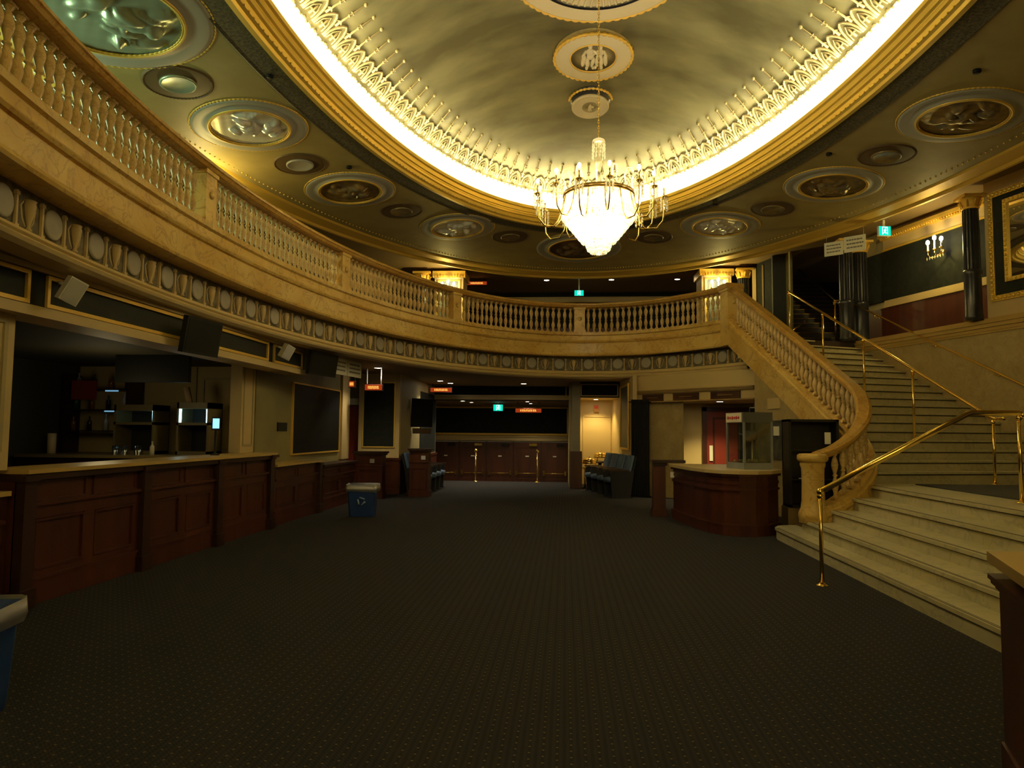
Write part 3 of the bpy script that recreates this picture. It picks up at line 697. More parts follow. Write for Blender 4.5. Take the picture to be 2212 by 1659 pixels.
for k in range(15):
    z = 3.65 + .17 * k; y = 18.35 + .27 * k
    s_ = ob('step', MB().box(5.84, 7.6, y, y + .30, z, z + .17), mat('stair_dark', (0.02, 0.015, 0.012), 0.4), us_, shift=UL)
    ob('nosing', MB().box(5.84, 7.6, y - .012, y + .02, z + .155, z + .175), mat('old_brass', (0.25, 0.15, 0.04), 0.3, 1.0), s_, shift=UL)
m = MB(); m.tube([(7.0, 18.0, 4.55), (6.5, 21.6, 6.9)], .03, 8); ob('handrail', m, mat('rail_grey', (0.35, 0.3, 0.25), 0.3, 1.0), us_, shift=UL)
m = MB(); m.tube([(5.9, 17.9, 4.3), (5.35, 17.1, 3.95)], .02, 8); m.ball((5.9, 17.9, 4.3), .03); ob('handrail', m, BRASS, us_, shift=UL)

# ------------------------------------------------------------------ wall sconces
def sconce(x, y, z, face, label, power):
    t = thing('wall_sconce', label, 'wall lamp', (x, y, z), face, 'three-candle brass wall sconces')
    ob('backplate', MB().lathe([(.05, 0), (.06, .01), (.03, .03)], (0, 0, 0), 14, ax=(0, -1, 0)), BRASS, t)
    m = MB()
    for a, r in ((-.17, .16), (0, .22), (.17, .16)):
        m = MB(); m.tube([(0, -.02, 0), (a * .4, -.10, -.10), (a * .85, -.16, -.11), (a, -.20, -.04), (a, -.20, .03)], .010, 6); m.lathe([(.01, .02), (.04, .03), (.045, .045), (.02, .05)], (a, -.20, 0), 10)
        h = .06 if a == 0 else 0
        arm = ob('arm', m, BRASS, t)
        ob('candle', MB().lathe([(.016, .05), (.016, .17 + h)], (a, -.20, 0), 10), WHITE, arm)
        ob('bulb', MB().ball((a, -.20, .215 + h), .037, 10, 8, (1, 1, 1.35)), FLAME, arm)
    for k in range(6): 
        pass
    m = MB()
    for k in range(7):
        a = -.2 + k * .067; m.lathe([(.002, -.16), (.014, -.13), (.002, -.09)], (a, -.20, 0), 5)
    ob('crystal_drops', m, CRYS, t)
    l = lamp('sconce_light', 'POINT', (0, -.36, .02), power, (1.0, .76, .20), .05, parent=t)
    return t
sconce(-3.36, 19.98, 5.50, 0, 'lit brass candle sconce on the cream pier at the left end of the far balcony', 34)
sconce(4.21, 19.98, 5.50, 0, 'lit brass candle sconce on the cream pier above the stair corner', 34)
q = on_W(14.95, 5.28, -.40)
sconce(q.x - .06, q.y, q.z, math.atan2(NW.y, NW.x) + PI / 2, 'lit brass candle sconce on the dark panelled wall over the stairs', 26)
sconce(-6.45, 11.4, 5.45, PI / 2, 'brass candle sconce glimpsed through the left balusters, lighting the ring ceiling', 40)

# ------------------------------------------------------------------ ceiling roundels
def bead_ring(m, R_, z_, nb, r_, a0=0.0, a1=2 * PI, cy_=0.0, sy_=1.0):
    n_ = nb * 4; full = abs(a1 - a0 - 2 * PI) < 1e-6; pts_ = [(R_ * math.cos(a0 + (a1 - a0) * i / n_), cy_ + R_ * sy_ * math.sin(a0 + (a1 - a0) * i / n_), z_) for i in range(n_ + (0 if full else 1))]
    m.tube(pts_, [r_ * (.45, .85, 1, .85)[i % 4] for i in range(len(pts_))], 6, closed=full); return m
def relief_mb(rx, seed, mx=.03, n=34):
    rnd = random.Random(seed); fig = []
    for k in range(20):
        ang = rnd.uniform(0, 2 * PI); rr = rnd.uniform(0, .72) * rx
        fig.append((rr * math.cos(ang), rr * math.sin(ang), rnd.uniform(.05, .13) * rx * 1.2, rnd.uniform(.14, .34) * rx, rnd.uniform(0, PI), rnd.uniform(.4, 1)))
    rows = []
    for i in range(n + 1):
        row = []; r = rx * i / n
        for j in range(72):
            a = 2 * PI * j / 72; x, y = r * math.cos(a), r * math.sin(a); h = 0
            for fx, fy, w, l, th, amp in fig:
                dx, dy = x - fx, y - fy; u = (dx * math.cos(th) + dy * math.sin(th)) / l; v = (-dx * math.sin(th) + dy * math.cos(th)) / w
                d = u * u + v * v
                if d < 1: h = max(h, amp * math.sqrt(1 - d))
            row.append((x, y, h * mx + .003 * math.sin(x * 31 + seed) * math.cos(y * 27)))
        rows.append(row + [row[0]])
    return MB().sweep(rows, smooth=True)
def place_frame(pt, nrm, rad):      # local z = nrm (downwards), local x roughly tangential
    z = nrm.normalized(); x = rad.cross(z).normalized(); y = z.cross(x); M = Matrix((x, y, z)).transposed().to_4x4(); M.translation = pt; return M
def ring_frame(t, w):
    p = ringpt(t, w); du = ringpt(t, w + .02) - ringpt(t, w - .02); dt = ringpt(t + .01, w) - ringpt(t - .01, w); n = du.cross(dt)
    if n.z > 0: n = -n
    return place_frame(p, n, du)
def roundel(t, w, kind, label, seed, ring=GREYW, core=BRONZ, flute=True):
    M = ring_frame(t, w); r = {'big': 1.08, 'mid': .85, 'small': .45}[kind]
    T = thing('ceiling_medallion', label, 'ceiling medallion', (0, 0, 0), group={'big': 'large relief medallions on the ring ceiling', 'mid': 'relief medallions on the ring ceiling', 'small': 'small discs between the relief medallions'}[kind])
    T.matrix_world = M; T.rotation_mode = 'QUATERNION'; T.location = M.translation; T.rotation_quaternion = M.to_quaternion()
    if kind == 'small':
        ob('rosette', MB().lathe([(r, -.02), (r, .006), (r * .92, .012), (r * .58, .016)], (0, 0, 0), 40), UMBER if ring is GREYW else ring, T)
        d_ = ob('disc', MB().lathe([(r * .52, .01), (r * .52, .035), (r * .48, .045), (r * .44, .032), (.02, .040)], (0, 0, 0), 36), core, T)
        m = MB()
        bead_ring(m, r * .95, .012, 56, .012)
        ob('beading', m, UMBER if ring is GREYW else ring, T)
    else:
        ri = r * .71
        ob('ring', MB().lathe([(r, -.02), (r, .015), (r * .95, .028), (r * .84, .018), (r * .76, .018), (r * .75, .035), (ri, .035)], (0, 0, 0), 56, caps=False), ring, T)
        m = MB(); m.lathe([(ri + .02, .02), (ri + .015, .05), (ri - .015, .055), (ri - .02, .02)], (0, 0, 0), 56, caps=False)
        bead_ring(m, ri - .028, .035, 72, .013)
        ob('gilt_border', m, GOLDP, T)
        o = ob('relief', relief_mb(ri - .01, seed, .085 if kind == 'mid' else .11), core, T); o.location = (0, 0, .012)
        if kind == 'big' or flute:
            m = MB()
            bead_ring(m, r * 1.015, .004, 90, .017)
            ob('beading', m, GOLDP, T)
    return T
def rt_(x, y): return math.atan2((y - EY) / ((OA + IA) / 2), (x - EX) / ((OA + IA) / 2)) if False else math.atan2((y - EY) / OB, (x - EX) / OA)
GREENISH = mat('green_lit_relief', (0.42, 0.50, 0.36), 0.35, .4)  # relief colour tinted green for the window light falling on it
MED = [((-5.17, 7.38), 'big', 'large pale round medallion at the upper left, lit greenish, cropped by the balustrade', GREENISH),
 ((-5.22, 8.88), 'small', 'small pale disc on a brown rosette, next to the greenish medallion', GREENISH),
 ((-4.89, 10.33), 'mid', 'medallion with a wide grey-white ring over the yellow glow behind the left balustrade', SILV),
 ((-4.67, 11.85), 'small', 'small dark rosette right of the medallion above the yellow glow', GREYW),
 ((-4.21, 13.27), 'mid', 'dull bronze relief medallion, second to the left from the bright silver one', BRONZ),
 ((-3.51, 14.62), 'small', 'small dim rosette just left of the left silver relief', BRONZ),
 ((-2.51, 15.95), 'mid', 'bright silver figure relief above the left sconce pier', SILV),
 ((-1.35, 16.83), 'small', 'small dim rosette left of the chandelier tip', BRONZ),
 ((0.32, 17.86), 'big', 'large shadowy medallion behind the tip of the chandelier', UMBER),
 ((2.10, 16.98), 'small', 'small dim rosette right of the chandelier tip', BRONZ),
 ((3.46, 16.03), 'mid', 'bright silver figure relief above the right sconce pier', SILV),
 ((4.29, 14.83), 'small', 'small dim rosette right of the right silver relief', BRONZ),
 ((4.98, 13.42), 'mid', 'brown figure relief in a pale ring above the two hanging notices', BRONZ),
 ((5.35, 12.02), 'small', 'small olive rosette between the two rightmost large reliefs', BRONZ),
 ((5.79, 10.55), 'big', 'large olive relief medallion at the far right of the ring ceiling', BRONZ)]
def ring_t(x, y, q): return math.atan2((y - EY - (DC[1] - EY) * q) / (OB + (IB - OB) * q), (x - EX - (DC[0] - EX) * q) / (OA + (IA - OA) * q))
def ring_q(x, y): return min(((ringpt(ring_t(x, y, i / 200), i / 200).xy - Vector((x, y))).length, i / 200) for i in range(201))[1]
for k, ((x, y), kind, label, core) in enumerate(MED):
    q = ring_q(x, y); t = ring_t(x, y, q)
    if kind == 'big' and k == 14: kind = 'mid'
    roundel(t, q, kind, label, 11 + k * 7, GREYW if core is not UMBER else GREYW, core)
# small ceiling fittings
for (x, y, lab) in ((-4.0, 9.0, 'small black round ceiling fitting near the pale disc at upper left'), (5.3, 9.3, 'small black round ceiling fitting at the upper right'),
                    (4.45, 12.1, 'small black round ceiling fitting above the olive rosette'), (-3.9, 12.2, 'small black round ceiling fitting above the dark rosette'), (3.1, 14.75, 'small shiny ceiling fitting above the right silver relief')):
    q = ring_q(x, y); p = ringpt(ring_t(x, y, q), q)
    solo('ceiling_fitting', MB().lathe([(.045, -.04), (.05, -.03), (.05, .02)], tuple(p), 14), BLACK, lab, 'ceiling fitting', tuple(p))

# ------------------------------------------------------------------ dome medallions with generic draped figures
def dome_frame(y0, lift):     # frame on the dome's centre line at depth y0
    best = min((abs(dsurf(PI / 2, q / 500).y - y0), q / 500) for q in range(500))[1]
    p = dsurf(PI / 2, best); p.x = .45; z = -dnorm(PI / 2, best); y = Vector((0, 1, 0)); y = -(y - z * y.dot(z)).normalized(); x = y.cross(z); p = p + z * lift
    M = Matrix((x, y, z)).transposed().to_4x4(); M.translation = p; return M
def figure(m, ox, oy, s, flip=1):
    """a plain draped standing figure in low relief; local x right, y up"""
    def B(x, y, rx, ry, a=0):
        i0 = len(m.v); m.ball((0, 0, 0), 1, 10, 6, (rx * s, ry * s, .035)); m.xf(Matrix.Translation((ox + x * s * flip, oy + y * s, .02)) @ Matrix.Rotation(a * flip, 4, 'Z'), i0)
    B(0, .84, .09, .11); B(0, .70, .05, .08); B(0, .50, .17, .24); B(.02, .22, .15, .22); B(-.08, -.18, .10, .34, .08); B(.12, -.16, .085, .34, -.12)
    B(-.10, -.55, .07, .12); B(.16, -.52, .07, .10); B(.22, .48, .06, .20, .7); B(.40, .40, .05, .17, 1.5); B(-.22, .42, .06, .22, -.3); B(-.27, .18, .05, .18, .1)
    B(-.24, -.05, .10, .42, -.1)
def dome_medal(y0, r, label, kind):
    M = dome_frame(y0, {'pair': .10, 'small': .03, 'large': .22}[kind]); T = thing('dome_medallion', label, 'ceiling medallion', (0, 0, 0), group='medallions along the centre of the dome')
    T.location = M.translation; T.rotation_mode = 'QUATERNION'; T.rotation_quaternion = M.to_quaternion()
    mats = {'ring': mat('medal_cream', (0.70, 0.62, 0.42), .55), 'core': mat('medal_brown', (0.16, 0.13, 0.06), .6)}
    if kind == 'pair':
        ob('ring', MB().lathe([(r, -.18), (r, .02), (r * .97, .03), (r * .68, .018), (r * .64, .03), (r * .60, .02), (r * .585, .004)], (0, 0, 0), 56, caps=False), mats['ring'], T)
        m = MB()
        bead_ring(m, r, .01, 40, .038)
        m.lathe([(r * .61, .02), (r * .60, .045), (r * .575, .02)], (0, 0, 0), 56, caps=False)
        ob('gilt_border', m, GOLDP, T)
        ob('ground', MB().lathe([(r * .60, -.03), (r * .60, .008), (.01, .009)], (0, 0, 0), 48), mats['core'], T)
        m = MB(); figure(m, -.06, -.03, r * .66); figure(m, .11, -.04, r * .62, -1)
        ob('figures', m, mats['ring'], T)
    elif kind == 'small':
        ob('back_ring', MB().lathe([(r * 1.08, -.05), (r * 1.08, .01), (r * .9, .012)], (0, .10, 0), 48), DKM, T)
        ob('ring', MB().lathe([(r, .0), (r, .05), (r * .94, .065), (r * .90, .05), (r * .44, .045)], (0, -.05, 0), 56), mats['ring'], T)
        ob('ground', MB().lathe([(r * .43, .02), (r * .43, .055), (.01, .056)], (0, -.05, 0), 40), mats['core'], T)
        m = MB()
        bead_ring(m, r * 1.12, .01, 16, .028, 0, PI, .10, .9)
        ob('gilt_border', m, GOLDP, T)
        m = MB(); figure(m, 0, -.06, r * .34)
        o = ob('figure', m, mats['ring'], T); o.location = (0, 0, .045)
    else:
        ob('ring', MB().lathe([(r, -.5), (r, .02), (r * .97, .035), (r * .80, .02), (r * .78, .03)], (0, 0, 0), 72, caps=False), mats['ring'], T)
        ob('dark_band', MB().lathe([(r * .79, -.02), (r * .785, .022), (r * .70, .022)], (0, 0, 0), 72, caps=False), DKM, T)
        m = MB(); m.lathe([(r * .71, -.02), (r * .70, .04), (r * .60, .03), (.02, .03)], (0, 0, 0), 72, caps=False)
        for k in range(60): a = 2 * PI * k / 60; m.tube([(r * .69 * math.cos(a), r * .69 * math.sin(a), .045), (r * .55 * math.cos(a), r * .55 * math.sin(a), .04)], .022, 5)
        ob('fluted_centre', m, mats['ring'], T)
        m = MB()
        bead_ring(m, r * 1.01, .01, 64, .035)
        ob('gilt_border', m, GOLDP, T)
dome_medal(11.80, .66, 'round cream medallion with two pale draped figures, above the chandelier chain', 'pair')
dome_medal(13.20, .355, 'smallest dome medallion, a cream disc with one small pale figure', 'small')
dome_medal(9.35, 1.30, 'largest dome medallion, cut by the top of the photo, with a black band', 'large')

# ------------------------------------------------------------------ chandelier
CX, CY = .455, 9.85
ch = thing('chandelier', 'huge crystal chandelier with candle arms hanging from the dome by a chain', 'chandelier', (CX, CY, 4.0)); CO = (CX, CY, 4.0)
m = MB()
z = 5.66; i = 0
while z < 8.12:
    i0 = len(m.v); m.tube([(math.cos(a) * .012, 0, math.sin(a) * .026) for a in [2 * PI * k / 8 for k in range(8)]], .005, 4, closed=True)
    m.xf(Matrix.Translation((CX, CY, z)) @ Matrix.Rotation(PI / 2 * (i % 2), 4, 'Z'), i0); z += .042; i += 1
ob('chain', m, BRASS, ch, shift=CO)
m = MB(); m.lathe([(.004, 5.665), (.05, 5.66), (.085, 5.64), (.095, 5.61), (.085, 5.595)], (CX, CY, 0), 20)
for k in range(22):
    a = 2 * PI * k / 22
    for j in range(4 if k % 2 else 2): m.lathe([(.002, 0), (.008, .02), (.008, .028), (.002, .05)], (CX + .09 * math.cos(a), CY + .09 * math.sin(a), 5.545 - j * .052 - (.02 if k % 2 else 0)), 5, smooth=False)
ob('crown', m, CRYS, ch, shift=CO)
ob('stem', MB().lathe([(.02, 5.60), (.014, 5.45), (.03, 5.40), (.055, 5.34), (.05, 5.28), (.02, 5.20), (.03, 5.15), (.045, 5.05), (.02, 4.98), (.03, 4.90), (.02, 4.84)], (CX, CY, 0), 14), mat('stem_glass', (0.8, 0.75, 0.5), .15, .6), ch, shift=CO)
RB_ = .50
ob('band', MB().lathe([(RB_ - .02, 4.815), (RB_, 4.80), (RB_ + .01, 4.83), (RB_, 4.865), (RB_ - .02, 4.87)], (CX, CY, 0), 48, caps=False), mat('dark_brass', (.42, .26, .07), .3, 1), ch, shift=CO)
tiers = [(.475, 4.80, .14), (.51, 4.68, .11), (.52, 4.60, .10), (.475, 4.53, .09), (.42, 4.46, .085), (.375, 4.40, .08), (.33, 4.34, .075), (.285, 4.28, .07), (.24, 4.225, .07), (.17, 4.155, .07), (.155, 4.10, .055), (.11, 4.055, .05)]
for r, z, h in tiers:
    m = MB(); nn = max(12, int(2 * PI * r / .030)); m.lathe([(r - .004, z - .004), (r + .006, z), (r - .004, z + .006)], (CX, CY, 0), 32, caps=False)
    for k in range(nn):
        a = 2 * PI * (k + .5 * random.random()) / nn; m.lathe([(.002, 0), (.013, -h * .25), (.013, -h * .75), (.002, -h)], (CX + r * math.cos(a), CY + r * math.sin(a), z), 5, smooth=False)
    ob('crystal_tier', m, CRYS, ch, shift=CO)
m = MB(); m.lathe([(.07, 4.04), (.06, 4.02), (.03, 3.995), (.004, 3.985)], (CX, CY, 0), 12); 
for k in range(10): a = 2 * PI * k / 10; m.lathe([(.002, 0), (.012, -.02), (.012, -.05), (.002, -.07)], (CX + .06 * math.cos(a), CY + .06 * math.sin(a), 4.06), 5, smooth=False)
ob('finial', m, CRYS, ch, shift=CO)
# lamps inside the crystal basket
for k in range(9):
    a = 2 * PI * k / 9; r = .28 if k % 2 else .15; zz = 4.55 if k % 2 else 4.36
    ob('inner_bulb', MB().ball((CX + r * math.cos(a), CY + r * math.sin(a), zz), .035, 8, 6, (1, 1, 1.3)), BULB, ch, shift=CO)
for (dx, dz, e) in ((0, .55, 26), (0, .36, 15), (.0, .72, 14)):
    lamp('basket_light', 'POINT', (dx, 0, dz), e, (1.0, .90, .66), .12, parent=ch)
# arms
NAR = 14
for k in range(NAR):
    a = -PI / 2 + math.radians(7) + 2 * PI * k / NAR; ca, sa = math.cos(a), math.sin(a)
    def P(r, z): return (CX + r * ca, CY + r * sa, z)
    R = .90 if k % 2 else .84; base = 4.46 if k % 2 else 4.54; top = 4.77 if k % 2 else 4.80
    m = MB(); m.tube([P(.49, 4.80), P(.52, 4.66), P(.57, base - .02), P(.64, base - .12), P(R - .10, base - .12), P(R - .015, base - .02), P(R, base + .12), P(R, top)], .010, 6)
    m.lathe([(.012, top - .03), (.05, top), (.055, top + .012), (.02, top + .02)], (CX + R * ca, CY + R * sa, 0), 10)
    arm = ob('arm', m, BRASS, ch, shift=CO)
    ob('candle', MB().lathe([(.012, top + .015), (.012, top + .15)], (CX + R * ca, CY + R * sa, 0), 8), BRASS, arm, shift=CO)
    ob('bulb', MB().ball((CX + R * ca, CY + R * sa, top + .185), .024, 10, 8, (1, 1, 1.5)), BULB, arm, shift=CO)
    m = MB()
    for j in range(8):
        b_ = 2 * PI * j / 8
        for q in range(4): m.lathe([(.002, 0), (.009, -.02), (.002, -.045)], (CX + R * ca + .052 * math.cos(b_), CY + R * sa + .052 * math.sin(b_), top - .005 - q * .05), 5, smooth=False)
    ob('pendants', m, CRYS, arm, shift=CO)
    # scrolled crystal spray on the band
    m = MB(); b0 = a + PI / NAR; c2, s2 = math.cos(b0), math.sin(b0)
    m.tube([(CX + r_ * c2, CY + r_ * s2, z_) for r_, z_ in ((.50, 4.86), (.47, 5.0), (.52, 5.10), (.60, 5.08), (.62, 5.0))], .011, 6)
    for q in range(4): m.lathe([(.002, 0), (.010, -.02), (.002, -.045)], (CX + .62 * c2, CY + .62 * s2, 5.0 - q * .048), 5, smooth=False)
    ob('crystal_spray', m, CRYS, ch, shift=CO)
lamp('candle_ring_light', 'POINT', (0, 0, 1.15), 70, (1.0, .78, .40), .5, parent=ch)


# ================================================================== LOWER LEVEL
def framed_panel(m, O, U, w, h, t=.03, d=.02, V=(0, 0, 1)): m.frame(O, U, V, w, h, t, d); return m
# ---- left wall, piers and header over the bar
struct('wall_left', MB().box(-5.1, -4.9, 10.9, 15.64, 0, 2.9), OLIVE)
struct('wall_left_pier', MB().box(-4.90, -4.84, 15.1, 15.62, .88, 2.9), CREAM); struct('wall_left_pier', MB().box(-5.10, -4.92, 10.44, 10.90, 1.15, 2.9), CREAM); struct('wall_left_pier', MB().box(-5.25, -4.60, 4.3, 5.56, 1.15, 2.5), CREAM)
m = MB(); m.frame((-4.60, 4.95, 1.85), (0, 1, 0), (0, 0, 1), 1.05, 1.1, .04, .015); m.frame((-4.92, 10.67, 2.0), (0, 1, 0), (0, 0, 1), .34, 1.5, .03, .012); struct('trim_20', m, CREAM2)
m = MB(); m.box(-4.78, -4.5, 1.0, 11.85, 2.50, 2.88); struct('wall_bar_header', m, mat('header_dark', (.022, .023, .019), .8, spec=.2))
m = MB()
m.box(-4.5, -4.46, 1.0, 11.87, 2.47, 2.53); m.box(-4.82, -4.45, 1.0, 11.87, 2.44, 2.47); m.box(-4.5, -4.465, 1.0, 11.87, 2.83, 2.88)
struct('trim_21', m, CREAM)
m = MB()
for y0, y1 in ((1.2, 3.3), (3.4, 5.55), (5.75, 8.05), (8.15, 10.35), (10.55, 11.75)): m.frame((-4.5, (y0 + y1) / 2, 2.68), (0, 1, 0), (0, 0, 1), y1 - y0, .28, .034, .026)
struct('trim_22', m, GOLDP)
m = MB(); m.box(-4.76, -4.52, 3.3, 3.4, 2.53, 2.83)
# bar room behind
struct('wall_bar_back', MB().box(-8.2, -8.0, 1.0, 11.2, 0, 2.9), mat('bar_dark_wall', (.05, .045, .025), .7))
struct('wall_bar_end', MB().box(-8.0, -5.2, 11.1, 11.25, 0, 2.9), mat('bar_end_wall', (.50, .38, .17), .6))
m = MB(); m.frame((-5.62, 11.09, 1.75), (1, 0, 0), (0, 0, 1), .52, 1.15, .025, .015); m.box(-6.02, -5.98, 11.06, 11.1, 1.0, 2.5); struct('trim_23', m, CREAM2)
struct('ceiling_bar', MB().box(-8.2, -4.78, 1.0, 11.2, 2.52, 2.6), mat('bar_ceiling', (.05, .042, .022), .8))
struct('wall_entry', MB().box(-4.98, -3.98, 16.8, 16.95, 0, 2.9), CREAM)
m = MB(); m.box(-4.86, -4.10, 16.785, 16.8, 1.12, 2.66); struct('wall_entry_panel', m, PANEL)
m = MB(); m.frame((-4.48, 16.8, 1.89), (1, 0, 0), (0, 0, 1), .80, 1.58, .03, .03); struct('trim_24', m, GOLDP)
struct('wall_passage_left', MB().box(-4.15, -3.98, 16.95, 21.6, 0, 2.9), CREAM2)
m = MB(); m.box(-4.90, -3.96, 16.76, 16.8, .0, .82); m.box(-4.90, -3.94, 16.74, 16.8, .80, .86); m.box(-3.98, -3.94, 16.8, 21.6, 0, .82); m.box(-3.98, -3.92, 16.8, 21.6, .80, .86); m.box(-4.90, -3.93, 16.73, 16.8, .0, .14)
m.frame((-4.44, 16.76, .47), (1, 0, 0), (0, 0, 1), .8, .5, .04, .015); m.box(-4.9, -4.86, 15.2, 15.64, 0, .84); m.box(-4.9, -4.84, 15.2, 15.64, .82, .87)
struct('wall_wainscot_left', m, WOOD)
struct('wall_passage_panel', MB().box(-3.98, -3.965, 19.2, 21.5, .9, 2.6), PANEL)
struct('wall_corridor', MB().box(-7.2, -5.1, 17.6, 17.7, 0, 2.9), CREAM2)
d1 = struct('door_1', MB().box(-6.2, -4.99, 17.2, 17.26, 0, 2.12), RED)
ob('sign_plate', MB().box(-5.4, -4.99, 17.17, 17.2, 2.14, 2.30), PAPER, d1)

# black framed board on the left wall
t = thing('wall_board', 'large black board in a thin gilt frame on the wall past the bar', 'board', (-4.88, 13.65, 1.05)); L = (-4.88, 13.65, 1.05)
ob('panel', MB().box(-4.9, -4.88, 12.40, 15.0, 1.08, 2.34), BLACK, t, shift=L)
ob('frame', MB().frame((-4.9, 13.7, 1.71), (0, 1, 0), (0, 0, 1), 2.66, 1.32, .03, .035), GOLDP, t, shift=L)
solo('vent_plate', MB().box(-4.9, -4.88, 11.75, 12.15, 1.48, 1.63), DARK, 'small dark plate on the wall left of the black board', 'wall plate', (-4.88, 11.95, 1.5))

# ---- panelled bar counters
def bar_front(par, S, x, y0, y1, h, posts, deep=.40):
    ob('carcass', MB().box(x - deep, x - .03, y0, y1, 0, h - .05), WOOD, par, shift=S)
    for yp in posts:
        m = MB(); m.box(x - .04, x + .05, yp - .07, yp + .07, 0, h - .05); m.box(x - .04, x + .07, yp - .09, yp + .09, 0, .16); m.box(x - .04, x + .065, yp - .085, yp + .085, h - .10, h - .05); ob('post', m, DWOOD, par, shift=S)
    P = sorted([y0] + list(posts) + [y1])
    for a, b in zip(P, P[1:]):
        a2, b2 = a + .07, b - .07
        if b2 - a2 < .3: continue
        m = MB(); m.box(x - .035, x - .005, a2, b2, 0, .20); m.box(x - .035, x + .008, a2, b2, .20, .225); m.box(x - .035, x - .01, a2, b2, .225, .28)
        k = h * .70; m.box(x - .035, x - .01, a2, b2, k - .08, k + .03); m.box(x - .035, x + .022, a2, b2, k + .03, k + .06); m.box(x - .035, x - .01, a2, b2, h - .10, h - .05)
        nb = 2 if b2 - a2 > 1.0 else 1; w = (b2 - a2) / nb
        for i in range(nb):
            m.box(x - .035, x - .01, a2 + i * w, a2 + i * w + .07, .28, k - .08); m.box(x - .035, x - .01, a2 + (i + 1) * w - .07, a2 + (i + 1) * w, .28, k - .08)
            m.frame((x - .028, a2 + (i + .5) * w, (.28 + k - .08) / 2), (0, 1, 0), (0, 0, 1), w - .15, k - .37, .022, .022)
            m.frame((x - .028, a2 + (i + .5) * w, (k + .06 + h - .10) / 2), (0, 1, 0), (0, 0, 1), w - .10, h - .165 - k, .018, .012)
        ob('panelling', m, WOOD, par, shift=S)
t = thing('bar_counter', 'long panelled mahogany bar counter with a tan top along the left wall', 'counter', (-4.8, 8.1, 0)); L = (-4.8, 8.1, 0)
bar_front(t, L, -4.5, 5.58, 10.68, 1.15, (5.65, 7.33, 8.95, 10.58))
m = MB(); m.box(-4.98, -4.44, 5.60, 10.72, 1.115, 1.15); ob('countertop', m, TAN, t, shift=L)
m = MB(); m.box(-4.98, -4.46, 5.56, 10.70, 1.06, 1.115); m.box(-5.1, -4.42, 10.5, 10.74, 1.08, 1.12); ob('moulding', m, DWOOD, t, shift=L)
t = thing('bar_counter', 'nearest stretch of mahogany counter at the left edge, lower with a tan top', 'counter', (-4.8, 3.5, 0)); L = (-4.8, 3.5, 0)
bar_front(t, L, -4.55, 1.0, 5.56, .98, (1.1, 3.2))
ob('countertop', MB().box(-5.0, -4.50, 1.0, 5.50, .945, .985), TAN, t, shift=L)
t = thing('bar_counter', 'low mahogany counter continuing past the end of the long bar', 'counter', (-4.8, 11.8, 0)); L = (-4.8, 11.8, 0)
bar_front(t, L, -4.52, 10.76, 12.9, .96, (12.8,), .36)
ob('countertop', MB().box(-4.89, -4.46, 10.78, 12.92, .925, .96), TAN, t, shift=L)
t = thing('low_cabinet', 'plain low mahogany cabinet between the bar counters and the blue recycling bin', 'cabinet', (-4.7, 14.1, 0)); L = (-4.7, 14.1, 0)
bar_front(t, L, -4.50, 12.95, 15.1, .86, (), .36); ob('top', MB().box(-4.86, -4.46, 12.95, 15.12, .82, .86), DWOOD, t, shift=L)

# ---- things behind the bar
t = thing('back_counter', 'tan-topped low back counter inside the dark bar', 'counter', (-6.6, 9.5, 0)); L = (-6.6, 9.5, 0)
ob('carcass', MB().box(-7.9, -6.0, 7.0, 7.6, 0, .95), DWOOD, t, shift=L); ob('carcass', MB().box(-7.9, -5.2, 9.7, 10.98, 0, 1.08), DWOOD, t, shift=L)
ob('worktop', MB().box(-7.9, -5.98, 6.98, 7.6, .95, .99), mat('bar_worktop', (.22, .16, .06), .4), t, shift=L); m = MB(); m.box(-7.9, -5.2, 9.66, 10.98, 1.08, 1.12); ob('worktop', m, mat('bar_worktop', (.22, .16, .06), .4), t, shift=L)
def display_case(x0, x1, label, tubes, y=10.2, z1=1.90):
    t = thing('drinks_cooler', label, 'cooler', ((x0 + x1) / 2, y, 1.12)); L = ((x0 + x1) / 2, y, 1.12)
    m = MB(); m.box(x0, x1, y, y + .4, z1 - .09, z1); m.box(x0, x1, y, y + .4, 1.12, 1.17); m.box(x0, x1, y, y + .4, 1.56, 1.60); m.box(x0, x0 + .03, y, y + .4, 1.12, z1); m.box(x1 - .03, x1, y, y + .4, 1.12, z1)
    ob('case', m, mat('case_trim', (.14, .11, .05), .5), t, shift=L)
    ob('back_panel', MB().box(x0, x1, y + .4, y + .42, 1.12, z1), DARK, t, shift=L)
    for xx in tubes: ob('light_tube', MB().lathe([(.016, 1.60), (.018, 1.80)], (xx, y + .03, 0), 8), COLD, t, shift=L)
display_case(-5.80, -5.30, 'glass-fronted cooler behind the bar with two glowing white tubes', (-5.76, -5.34))
display_case(-6.75, -6.12, 'darker cooler behind the bar with a single glowing white tube', (-6.15,), 10.15, 1.86)
t = thing('payment_terminal', 'small glowing blue screen on a stand on the bar', 'screen', (-4.78, 9.4, 1.15)); 
ob('stand', MB().lathe([(.06, 0), (.05, .02), (.015, .03), (.015, .36)], (0, 0, 0), 12), BLACK, t)
ob('casing', MB().obox((0, 0), .055, .012, .34, .52, .5), BLACK, t); ob('screen', MB().obox((.0075, -.0135), .042, .002, .365, .50, .5), SCREEN, t)
solo('menu_board', MB().box(-6.2, -5.15, 9.3, 9.38, 2.14, 2.52), BLACK, 'black board hanging from the ceiling inside the bar', 'board', (-5.65, 9.34, 2.14))
solo('cardboard_tube', MB().lathe([(.05, 0), (.05, .24)], (-5.72, 10.4, 1.90), 12, ax=(-.25, 0, 1)), mat('cardboard', (.45, .32, .18), .8), 'pale leaning box on top of the lit glass-fronted cooler', 'box', (-5.72, 10.4, 1.9))
